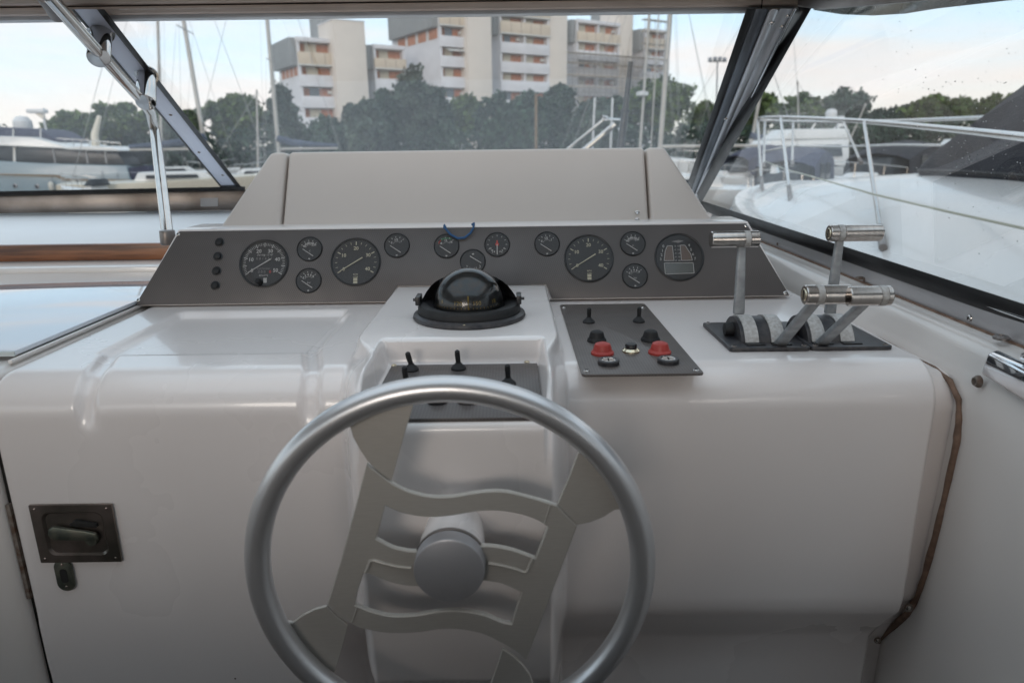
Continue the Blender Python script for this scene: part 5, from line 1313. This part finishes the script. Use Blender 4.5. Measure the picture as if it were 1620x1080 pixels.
def hull_mesh(fr, Ln, B, h0, h1, flare=.25, n=22, bow=2.0, deckcamber=.08, tr=.9):
    """hull from stern x=-L/2 to bow x=L/2; freeboard h0 aft, h1 forward"""
    side = MB(); rows = []; deck = []
    for i in range(n + 1):
        t = i / n; x = -Ln / 2 + Ln * t
        hw = B / 2 * (tr + (1 - tr) * min(1, t / .35)) * (1 - max(0, (t - .45) / .55) ** bow) ** .9
        hw = max(hw, .015); h = h0 + (h1 - h0) * t ** 1.6
        ov = (t > .6) * (t - .6) / .4 * Ln * .06
        wl = hw * (1 - flare * (0.4 + 1.0 * t))
        prof = [(x - ov, -wl * .7, -.4), (x - ov * .6, -wl * .93, .0), (x - ov * .2, -(wl + (hw - wl) * .6), h * .55), (x, -hw, h * .93), (x, -hw, h)]
        rows.append([fr(*p) for p in prof]); deck.append([(x, s * hw, h + deckcamber * (1 - s * s)) for s in (-1, -.5, 0, .5, 1)])
    L_ = MB().grid(rows); L_.grid([[fr(p[0], p[1], p[2]) for p in d] for d in deck])
    def mir(v): return fr((v - fr.o).dot(fr.x), -(v - fr.o).dot(fr.y), (v - fr.o).z)
    R = [[mir(v) for v in r] for r in rows]
    L_.grid(R)
    s0 = rows[0]; s1 = R[0]; L_.add(s0 + s1[::-1], [tuple(range(len(s0) * 2))])
    return L_
def cabin(fr, x0, x1, w0, w1, z0, z1, rake0=.2, rake1=.6, inset=.12):
    lo = [fr(x0, -w0, z0), fr(x1, -w1, z0), fr(x1, w1, z0), fr(x0, w0, z0)]
    hi = [fr(x0 + rake0, -w0 + inset, z1), fr(x1 - rake1, -w1 + inset, z1), fr(x1 - rake1, w1 - inset, z1), fr(x0 + rake0, w0 - inset, z1)]
    return MB().hexa(lo, hi)
def rail(fr, pts, r=.014, posts=5, h=.55, par=None, name='rail'):
    P = [fr(*p) for p in pts]; obj(name, MB().tube(P, r, 7), M['steel'], par, smooth=60)
    for k in range(posts):
        a = k / max(1, posts - 1) * (len(P) - 1); i = min(int(a), len(P) - 2); p = P[i] + (P[i + 1] - P[i]) * (a - i)
        obj('stanchion', MB().cyl(p, p - Vector((0, 0, h)), r * .8, n=6), M['steel'], par)
def sailboat(x, y, hd, Ln, B, lab, mast_top, hullm='hull_white', stripe=None, boomcover=True, spreaders=((.55, 1.0), (.8, .7)), mast_r=.08, mx=.5, mast_px=None, fbd=1.0, boom=True, grp='sailing boats moored along the quay', rad=None, leandir=None, boomside=-1):
    f = Hull(x, y, hd).fr
    t = thing('sailing_boat', lab, 'sailing boat', (x, y, WATER), grp)
    obj('hull', hull_mesh(f, Ln, B, fbd, fbd * 1.25, tr=.7), M[hullm], t, smooth=60)
    if stripe:
        sm = MB(); 
        for s in (-1, 1):
            pts = []
            for i in range(12):
                tt = i / 11; xx = -Ln / 2 + Ln * tt * .93; hw = B / 2 * (.7 + .3 * min(1, tt / .35)) * (1 - max(0, (tt * .93 - .45) / .55) ** 2) ** .9
                wl = hw * (1 - .25 * (.4 + tt)); pts.append([f(xx, s * (wl + .03), .06), f(xx, s * (wl + (hw - wl) * .25 + .035), .30)])
            sm.grid(pts)
        obj('stripe', sm, M[stripe], t)
    obj('cabin_top', cabin(f, -Ln * .16, Ln * .22, B * .28, B * .18, fbd * 1.05, fbd * 1.05 + .42), M['hull_white'], t, bevel=.06)
    obj('cabin_window', cabin(f, -Ln * .10, Ln * .14, B * .283, B * .225, fbd * 1.05 + .14, fbd * 1.05 + .30, .02, .1, .045), M['boatglass'], t)
    base, top = mast_top
    obj('mast', MB().tube([base, top], mast_r, 10, rs=[mast_r, mast_r * .75]), M['mast'], t, smooth=60)
    ax = (top - base)
    for (k, wd) in spreaders:
        c = base + ax * k; e = f.y
        sp_ = obj('spreader', MB().cyl(c - e * wd, c + e * wd, .025, n=6), M['mast'], t)
        for s in (-1, 1): obj('shroud', MB().cyl(c + e * wd * s, f(0, s * B * .42, fbd), .006, n=4), M['wire'], t)
    obj('forestay', MB().cyl(base + ax * .97, f(Ln * .48, 0, fbd * 1.25), .012, n=4), M['wire'], t)
    obj('backstay', MB().cyl(base + ax * .99, f(-Ln * .48, 0, fbd), .012, n=4), M['wire'], t)
    if boom:
        b0 = base + ax * .085 + Vector((0, 0, .4)); b0 = Vector((base.x, base.y, WATER + fbd + 1.5)); b1 = b0 - f.x * Ln * .36
        obj('boom', MB().cyl(b0, b1, .07, .055, n=8), M['mast'], t, smooth=60)
        if boomcover: obj('sail_cover', MB().tube([b0 + Vector((0, 0, .55)), b0 + (b1 - b0) * .25 + Vector((0, 0, .32)), b0 + (b1 - b0) * .6 + Vector((0, 0, .2)), b1 + Vector((0, 0, .13))], .14, 8, rs=[.20, .19, .15, .09]), M['sail_cover'], t, smooth=60)
    rail(f, [(Ln * .30, -B * .34, fbd + .72), (Ln * .49, 0, fbd + .9), (Ln * .30, B * .34, fbd + .72)], .016, 5, .6, t, 'pulpit')
    return t
def mp_(pb, pt, Y, zb=WATER + 1.2, ext=1.0):
    """mast through two picture points at one distance, run down to the deck and up"""
    a = atY(*pb, Y); b = atY(*pt, Y); d = (b - a); k = (zb - a.z) / d.z
    return a + d * k, b + d * (ext * 11.0 / max(d.z, 1)) * .55
# left: cream sailing boat with raked mast, and neighbours
b_, t_ = mp_((326, 240), (289, 25), 34); 
sailboat(-16.0, 34.0, radians(8), 9.5, 3.1, 'cream sailing boat with blue waterline stripe and a mast tilted to the left', (b_, t_), 'hull_cream', 'blue_stripe', spreaders=((.50, 1.25), (.75, .9)), mast_r=.11, fbd=1.15)
b_, t_ = mp_((441, 238), (422, 25), 40)
sailboat(b_.x - .6, 40.0, radians(185), 9, 2.9, 'sailing boat with a thick mast just left of the leftmost apartment block', (b_, t_), 'hull_white', None, spreaders=((.42, .95), (.70, .95)), mast_r=.12, fbd=1.1)
b_, t_ = mp_((256, 238), (249, 25), 46)
sailboat(b_.x, 46.5, radians(20), 9, 2.9, 'sailing boat whose dark grey mast stands left of the tilted mast', (b_, t_), 'hull_white', None, mast_r=.10, fbd=1.1, boom=False, spreaders=((.6, .8),))
b_, t_ = mp_((408, 236), (407, 150), 44); t_ = b_ + (t_ - b_) * .55
sailboat(b_.x, 44.5, radians(200), 6.5, 2.2, 'small sailing boat with a short pale mast left of the thick mast', (b_, atY(406, 142, 44)), 'hull_white', 'blue_stripe', mast_r=.07, fbd=.95, boom=False, spreaders=((.9, .5),))
b_, t_ = mp_((1045, 225), (1060, 25), 26)
sailboat(b_.x + 1.0, 26.5, radians(165), 9.5, 3.0, 'sailing boat with the thick pale mast and boom left of the corner post', (b_, t_), 'hull_white', None, spreaders=((.62, .9), (.36, .55)), mast_r=.10, fbd=1.0, boomcover=False)
b_, t_ = mp_((1013, 228), (1027, 25), 36)
sailboat(b_.x, 36.5, radians(170), 9, 2.9, 'sailing boat with a slim mast carrying a white light, left of the thick mast', (b_, t_), 'hull_white', None, spreaders=((.35, .9),), mast_r=.075, fbd=.9, boom=False)
b_, t_ = mp_((1030, 228), (1042, 25), 42)
sailboat(b_.x, 43, radians(175), 9, 2.9, 'sailing boat whose thin mast stands between the two taller masts', (b_, t_), 'hull_white', None, spreaders=((.4, .9),), mast_r=.045, fbd=.9, boom=False)
p = atY(1016, 148, 35.8); obj('mast_light', MB().lathe([(.0001, -.14), (.3, -.10), (.3, .06), (.0001, .12)], Fr(p), 14), M['mast_white'], bpy.data.objects['sailing_boat.005'])
b_, t_ = mp_((1188, 232), (1213, 90), 44)
sailboat(b_.x - 1, 44.5, radians(160), 9, 2.9, 'sailing boat moored right of the corner post with thin rigging', (b_, t_), 'hull_white', None, spreaders=((.6, .8),), mast_r=.11, fbd=1.0, boomcover=True)
b_, t_ = mp_((1262, 200), (1260, 150), 52)
sailboat(b_.x, 52.5, radians(200), 9, 2.9, 'distant sailing boat with a thin mast in front of the pines in the side window', (b_, atY(1262, 128, 52)), 'hull_white', None, spreaders=((.6, .8),), mast_r=.07, fbd=1.0, boom=False)
b_, t_ = mp_((1329, 200), (1329, 186), 50)
sailboat(b_.x, 50.5, radians(190), 7, 2.4, 'distant small sailing boat with a short mast left of the canvas cover', (b_, atY(1370, 164, 50)), 'hull_cream', None, spreaders=((.6, .5),), mast_r=.06, fbd=1.0, boom=False)

# left: big pale blue motor yacht
YY = 44.0
my = thing('motor_yacht', 'large pale blue motor yacht with a dark window strip and radar mast', 'motor yacht', tuple(atY(100, 300, YY)))
yf = Fr((0, YY, 0), Vector((1, .06, 0)).normalized(), Vector((-.06, 1, 0)).normalized(), (0, 0, 1))
def yx(px, py): 
    p = onP(px, py, yf.o, yf.y); return ((p - yf.o).dot(yf.x), p.z)
def yplate(pts, d0, d1, m, name, bev=0, label=None, par=None):
    P = [yx(*q) for q in pts]
    return obj(name, MB().hexa([yf(x, d0, z) for x, z in P], [yf(x, d1, z) for x, z in P]), m, par or my, bevel=bev, label=label)
hl_ = [(-160, 250), (0, 255), (70, 258.5), (200, 262), (206, 283), (210, 300), (200, 318), (-160, 325)]
P = [yx(*q) for q in hl_]; bowx = P[2][0]
mb = MB(); mb.hexa([yf(x, 0, z) for x, z in P], [yf(x * 1.0 - (1.2 if i in (2, 3, 4, 5) else 0), 5.5, z) for i, (x, z) in enumerate(P)]); obj('hull', mb, M['hull_blue'], my, bevel=.06)
yplate([(-160, 275), (0, 274.5), (92, 277), (104, 283), (206, 284), (206, 286), (103, 285.5), (90, 279.5), (0, 276.8), (-160, 277)], -.10, .01, M['teak'], 'rub_rail')
yplate([(-160, 229), (0, 231), (20, 232), (178, 238), (196, 262), (80, 259), (0, 255.5), (-160, 250)], .35, 4.8, M['boatglass'], 'deckhouse_windows', .03)
for x in (17.5, -40): yplate([(x - 2, 231), (x + 2, 231.5), (x + 2.5, 256.5), (x - 1.5, 256)], .28, .40, M['hull_white'], 'window_pillar')
for x in (78, 130, 160): yplate([(x, 235), (x + 2, 235), (x + 6, 259), (x + 3.5, 259)], .30, .40, M['alu_dark'], 'window_bar')
yplate([(-160, 218), (-60, 216), (0, 215.5), (50, 217), (112, 233.5), (112, 235.5), (0, 230.5), (-160, 228)], -.15, 5.2, M['hull_white'], 'roof', .08)
yplate([(100, 234), (134, 231), (178, 233), (193, 237.5), (193, 239.5), (110, 237)], -.25, 5.0, M['hull_white'], 'visor_roof', .05)
yplate([(-160, 200), (0, 201), (36, 203), (52, 207), (82, 224), (62, 223.5), (48, 217.5), (0, 216), (-160, 217)], .8, 4.4, M['navy2'], 'flybridge_screen', .05)
for x in (-30, 8, 52): yplate([(x, 203.5), (x + 1.2, 203.5), (x + 1, 218.5), (x - .5, 218.5)], .70, .78, M['hull_white'], 'screen_frame')
p = yx(3, 197); obj('radome', MB().lathe([(.0001, .55), (.3, .5), (.5, .25), (.52, -.1), (.4, -.45), (.0001, -.5)], Fr(yf(p[0], 2, p[1]))), M['mast_white'], my)
m_ = obj('radar_mast', MB().tube([yf(*(lambda q: (q[0], 2.0, q[1]))(yx(*q))) for q in ((42, 206), (38, 192), (37, 168))], .06, 8), M['mast_white'], my)
p = yx(27, 173); obj('radar_scanner', MB().box((p[0] - .55, -.25, p[1] - .13), (p[0] + .5, .25, p[1] + .10), Fr(yf(0, 2.0, 0), yf.x, yf.y)), M['mast_white'], m_, bevel=.05)
p = yx(27, 179); obj('radar_foot', MB().cyl(yf(p[0], 2.0, p[1] + .1), yf(p[0] + .35, 2.0, p[1] - .2), .12, n=8), M['hull_cream'], m_)
P2 = [yx(*q) for q in ((121, 234), (119, 212), (127, 181))]
obj('crane_arm', MB().tube([yf(x, 2.2, z) for x, z in P2], .2, 8, rs=[.24, .22, .13]), M['hull_cream'], my, smooth=60)
P3 = [yx(*q) for q in ((76, 219), (110, 221), (178, 226))]
obj('top_rail', MB().tube([yf(x, .9, z) for x, z in P3], .03, 6), M['steel'], my)
for k in range(9):
    q = k / 8; x = P3[0][0] + (P3[2][0] - P3[0][0]) * q; z = P3[0][1] + (P3[2][1] - P3[0][1]) * q; obj('rail_post', MB().cyl(yf(x, .9, z), yf(x, .9, z - .42), .022, n=5), M['steel'], my)
for x, y in ((24, 294), (59, 295), (154, 294), (-30, 292)):
    p = yx(x, y); pf = Fr(yf(p[0], -.012, p[1]), yf.x, (0, 0, 1), -yf.y)
    h = obj('porthole', MB().lathe([(.13, -.02), (.14, .03), (.09, .04), (.085, .02)], pf, 18), M['alu_dark'], my); obj('porthole_glass', MB().lathe([(.0001, .022), (.088, .022)], pf, 14), M['boatglass'], h)
for i, (x, y0, y1, s, w) in enumerate(((85, 287, 302, 1, 'first from the left'), (121, 285, 300, 1, 'second from the left'), (165.5, 283, 298, -1, 'third from the left, the leaning one'), (188.5, 286, 297, 1, 'last, nearest the bow'))):
    a = yx(x, y0); b = yx(x + 1, y1); r = .165
    t = thing('fender', 'white fender hanging on the pale blue yacht hull, %s' % w, 'fender', tuple(yf(b[0], -.2, b[1])), 'fenders along the pale blue yacht')
    za, zb = a[1], b[1]; fm = MB().lathe([(.0001, zb), (r * .7, zb + .05), (r, zb + .14), (r, za - .14), (r * .7, za - .05), (.05, za)], Fr(yf(b[0], -.2, 0)), 16); obj('body', fm, M['fender'], t)
    obj('rope', MB().cyl(yf(b[0], -.2, za - .02), yf(b[0], -.04, za + .45), .02, n=5), M['wire'], t)
yplate([(200, 266), (230, 262), (240, 278), (222, 288), (206, 286)], .2, 1.4, M['navy2'], 'bow_cover')
# small white motorboat bow below the cream sailing boat
def motorboat(x, y, hd, Ln, B, lab, canvas='navy2', style='sport', fbd=.95, hullm='hull_white', fly=False):
    f = Hull(x, y, hd).fr; t = thing('motorboat', lab, 'motorboat', (x, y, WATER), 'motorboats moored in the marina')
    obj('hull', hull_mesh(f, Ln, B, fbd, fbd * 1.45), M[hullm], t, smooth=60)
    obj('hull_stripe', MB().tube([f(-Ln / 2 + Ln * k / 10, -B / 2 * (.9 + .1 * min(1, k / 3.5)) * (1 - max(0, (k / 10 - .45) / .55) ** 2) ** .9 + .02, (fbd + (fbd * .45) * (k / 10) ** 1.6) * .90) for k in range(10)], .035, 6), M['alu_dark'], t)
    z = fbd * 1.12
    obj('foredeck_trunk', cabin(f, -Ln * .05, Ln * .34, B * .36, B * .14, z, z + .38, .1, 1.2, .10), M['hull_white'], t, bevel=.08)
    if style == 'sport':
        obj('windscreen', cabin(f, -Ln * .10, Ln * .14, B * .38, B * .26, z + .30, z + .92, .2, .9, .20), M['boatglass'], t, bevel=.05)
        cp_ = MB(); rows = []
        for i in range(9):
            q = i / 8; xx = -Ln * .40 + Ln * .44 * q; hh_ = z + .75 + .75 * sin(pi * (.18 + .72 * q)) ** .8; ww = B * .42
            rows.append([f(xx, s * ww * (1 if abs(s) < 1 else 1.02), z + .15 if abs(s) == 1 else hh_ - .25 * s * s) for s in (-1, -.94, -.6, 0, .6, .94, 1)])
        cp_.grid(rows); cp_.add(rows[0], [tuple(range(7))]); obj('canopy', cp_, M[canvas], t, smooth=40)
        for s in (-1, 1):
            for q in (.28, .58):
                xx = -Ln * .40 + Ln * .44 * q; obj('canopy_window', MB().hexa([f(xx, s * B * .425, z + .35), f(xx + Ln * .10, s * B * .425, z + .35), f(xx + Ln * .10, s * B * .418, z + .95), f(xx + .1, s * B * .418, z + .90)], [f(xx, s * B * .435, z + .35), f(xx + Ln * .10, s * B * .435, z + .35), f(xx + Ln * .10, s * B * .428, z + .95), f(xx + .1, s * B * .428, z + .90)]), M['boatglass'], t)
    elif style == 'open':
        obj('windscreen', cabin(f, -Ln * .08, Ln * .10, B * .34, B * .26, z + .30, z + .60, .1, .3, .08), M['boatglass'], t, bevel=.03)
    else:
        obj('deckhouse', cabin(f, -Ln * .30, Ln * .16, B * .40, B * .30, z, z + 1.25, .05, 1.1, .16), M['hull_white'], t, bevel=.08)
        obj('side_window', cabin(f, -Ln * .26, Ln * .13, B * .405, B * .318, z + .45, z + 1.0, .1, .62, .07), M['boatglass'], t)
        obj('flybridge', cabin(f, -Ln * .30, Ln * .02, B * .36, B * .30, z + 1.27, z + 1.75, .1, .6, .05), M['hull_white'], t, bevel=.08)
        obj('radar_arch', MB().tube([f(-Ln * .22, -B * .34, z + 1.3), f(-Ln * .27, -B * .28, z + 2.3), f(-Ln * .27, B * .28, z + 2.3), f(-Ln * .22, B * .34, z + 1.3)], .05, 8), M['hull_white'], t)
        obj('radome', MB().lathe([(.0001, .28), (.2, .24), (.28, .08), (.24, -.12), (.0001, -.14)], Fr(f(-Ln * .27, 0, z + 2.45)), 14), M['mast_white'], t)
    rail(f, [(Ln * .05, -B * .40, z + .55), (Ln * .28, -B * .32, z + .72), (Ln * .47, 0, z + .85), (Ln * .28, B * .32, z + .72), (Ln * .05, B * .40, z + .55)], .018, 7, .5, t)
    return t
p = atY(232, 275, 36); motorboat(p.x, 31.5, radians(170), 3.6, 1.6, 'small white motorboat between the pale blue yacht and the cream sailing boat', style='open', fbd=.75)
p = atY(1215, 262, 19); motorboat(14.0, 27.0, radians(215), 8.5, 3.0, 'white sports boat with a dark canopy right of the corner post', 'navy', fbd=1.0)
motorboat(13.2, 36.0, radians(190), 11, 3.6, 'white flybridge motorboat behind the dark canopied boat', style='fly', fbd=1.3)
motorboat(20.5, 32.5, radians(190), 8, 2.8, 'white motorboat with a blue arched canopy in the middle of the side window', 'navy2', fbd=1.15)
motorboat(25.5, 40.0, radians(185), 12, 3.8, 'long white flybridge motorboat left of the canvas cover', style='fly', fbd=1.25)
motorboat(19.0, 47.0, radians(178), 9, 3.0, 'far white motorboat moored in front of the pines', style='fly', fbd=1.1)
motorboat(10.6, 33.0, radians(200), 7, 2.4, 'white motorboat just behind the corner post', 'navy2', fbd=.9)
motorboat(8.9, 23.0, radians(235), 6.5, 2.3, 'grey hulled motorboat bow low beside the corner post', 'navy2', fbd=.9, hullm='hull_blue')

# ------------------------------------------------------------------ neighbour boat's foredeck, alongside to starboard
nb = thing('neighbour_motorboat', 'white motorboat foredeck with steel rails and navy canvas cover alongside', 'motorboat', (3.2, 3.0, WATER))
AX = 3.25
def half(y):   # half-beam along the boat, bow at y = 8.2
    t = max(0.0, (8.05 - y)) / 8.05
    return 1.98 * (1 - (1 - min(1, t * 1.12)) ** 2.6) ** .72
ys = [8.05, 8.0, 7.9, 7.7, 7.4, 7.0, 6.5, 6, 5.4, 4.8, 4.2, 3.6, 3.0, 2.4, 1.6, .8, 0, -1.5, -3.5]
def dz(y): return -.47 - .10 * (1 - y / 8.0)
rows = []; side = []
SS = [-1, -.985, -.95, -.88, -.84, -.7, -.5, -.25, 0, .25, .5, .7, .84, .88, .95, .985, 1]
def dh(s, y):
    a = abs(s); e = dz(y)
    lip = .055 if a > .97 else (.05 if a > .94 else 0)
    trunk = 0 if a > .86 else float(sstep(.86, .80, a)) * .05 + .30 * (1 - (a / .86) ** 4) * float(sstep(8.4, 3.6, y))
    return e + lip + trunk
for y in ys:
    h = half(y); rows.append([Vector((AX + s * h, y, dh(s, y))) for s in SS])
    side.append([Vector((AX - h, y, dz(y) + .055)), Vector((AX - h - .02, y, dz(y) - .03)), Vector((AX - h - .02, y - .0, dz(y) - .12)), Vector((AX - h * .96, y - .12, dz(y) - .2)), Vector((AX - h * .84, y - .35 * (y > 5), dz(y) - .9)), Vector((AX - h * .6, y - .8 * (y > 5), WATER - .2))])
fine = MB().grid(rows); obj('deck', fine, M['hull_white'], nb, smooth=50)
obj('hull_side', MB().grid(side), M['hull_white'], nb, smooth=50)
obj('hull_side', MB().grid([[Vector((2 * AX - v.x, v.y, v.z)) for v in r] for r in side]), M['hull_white'], nb, smooth=50)
obj('rub_rail', MB().tube([Vector((AX - half(y) - .02, y, dz(y) - .085)) for y in ys], .04, 8), M['alu_dark'], nb, smooth=60)
# rails: near side through picture points at their own distances
nr = [((1620, 217), 2.55), ((1560, 210.5), 3.0), ((1497, 204), 3.6), ((1430, 197.5), 4.3), ((1367, 192), 5.0), ((1320, 189), 5.7), ((1280, 187), 6.3), ((1240, 185.5), 7.0), ((1215, 186), 7.5)]
P = [atY(*a, Y) for a, Y in nr]
P0_ = P[0] + (P[0] - P[1]) * 3
bowp = [atY(1200, 187.5, 7.9), atY(1204, 190, 8.2), atY(1222, 191.5, 8.5)]
fr_ = [atY(1258, 192.5, 8.2), atY(1330, 193, 7.6), atY(1420, 191.5, 6.6), atY(1526, 187.5, 5.6)]
P = [P0_] + P + bowp + fr_ + [atY(1526, 187.5, 5.6) + Vector((.9, -2.6, .0))]
obj('top_rail', MB().tube(P, .0165, 12), M['steel'], nb, smooth=60)
def st(t, tY, b, bY, r=.0135, low=.12):
    a = atY(*t, tY); c = atY(*b, bY); k = c + (a - c) * low
    s_ = obj('stanchion', MB().cyl(a, k, r, n=12), M['steel'], nb); obj('stanchion_foot', MB().cyl(k, c, r * 1.25, r * 1.6, n=12), M['steel_worn'], s_)
st((1198.5, 190), 7.9, (1206, 304), 7.2, .014, .2); st((1235, 188), 6.9, (1253, 336), 4.9, .013, .22); st((1367, 194), 4.9, (1397, 392), 3.1, .0115, .12)
st((1210, 192), 8.3, (1208, 266), 8.0, .014, .1); st((1255, 194), 8.2, (1253, 262), 7.8, .014, .1); st((1335, 194), 7.5, (1362, 258), 6.8, .013, .1)
mr_ = [atY(1208, 240, 8.2), atY(1252, 231, 8.1), atY(1330, 232, 7.5), atY(1420, 229, 6.6), atY(1500, 230, 5.8)]
obj('mid_rail', MB().tube(mr_, .011, 8), M['steel'], nb, smooth=60)
ln = [atY(1209, 255, 8.1), atY(1240, 267, 6.2), atY(1300, 284, 4.6), atY(1384, 308, 3.5), atY(1500, 335, 2.75), atY(1640, 366, 2.2)]
M['line'] = mat('pale_mooring_line', (0.42, 0.42, 0.34), .8)
tag(obj('safety_line', MB().tube(ln, .0055, 6), M['line'], None, smooth=60), 'thin pale line strung from the bow rail across the neighbour foredeck', 'line')
cl_ = MB().box((-.05, -.08, 0), (.05, .08, .03), Fr(atY(1203, 270, 7.9))); 
obj('bow_cleat', MB().cyl(atY(1225, 262, 7.5), atY(1225, 274, 7.5), .035, .05, n=10), M['steel'], nb)
# navy canvas cover over the windscreen: a closed solid with its own sides
def cz(x, y): 
    s = (x - AX) / half(y); return dh(s, y)
secs = []
for y, wl_, h in ((4.66, .58, .03), (4.42, .70, .13), (4.0, .74, .46), (3.4, .76, .86), (2.8, .79, 1.12), (2.2, .82, 1.28), (1.4, .90, 1.3), (.4, 1.0, 1.35)):
    xl = AX - wl_; xr = AX + wl_; zb = min(cz(xl, y), cz(xr, y)) - .03
    zt = cz(AX, y) + h
    secs.append([Vector((xl, y, zb)), Vector((xl + .0, y, zb + .07)), Vector((xl + .05 + h * .10, y, zb + .07 + (zt - zb) * .55)), Vector((xl + .16 + h * .28, y, zt - .02)), Vector((AX, y, zt + .05)),
                 Vector((xr - .16 - h * .28, y, zt - .02)), Vector((xr - .05 - h * .10, y, zb + .07 + (zt - zb) * .55)), Vector((xr, y, zb + .07)), Vector((xr, y, zb))])
cm = MB().grid(secs); cm.add(secs[0], [tuple(range(9))]); cm.add(secs[-1], [tuple(range(9))])
cv = obj('windscreen_cover', cm, M['navy'], nb, smooth=30)
obj('cover_hem', MB().tube([s[0] + Vector((-.004, 0, .05)) for s in secs], .012, 6), M['rubber'], cv)
p = secs[3][2]; 

# unseen deckhouse, hardtop and flybridge, added aft to block sun from starboard
sun_blocker = MB().hexa([Vector((AX - 1.25, .45, -.45)), Vector((AX + 1.25, .45, -.45)), Vector((AX + 1.4, -9, -.55)), Vector((AX - 1.4, -9, -.55))], [Vector((AX - 1.0, .1, .95)), Vector((AX + 1.0, .1, .95)), Vector((AX + 1.1, -9, 1.3)), Vector((AX - 1.1, -9, 1.3))])
obj('deckhouse', sun_blocker, M['hull_white'], nb, bevel=.08)
obj('hardtop', MB().box((AX - 1.25, -9, 2.0), (AX + 1.25, -.6, 2.12)), M['hull_white'], nb, bevel=.04)
obj('flybridge', MB().box((AX - 1.05, -8.5, 1.28), (AX + 1.05, -1.2, 1.98)), M['navy'], nb, bevel=.06)
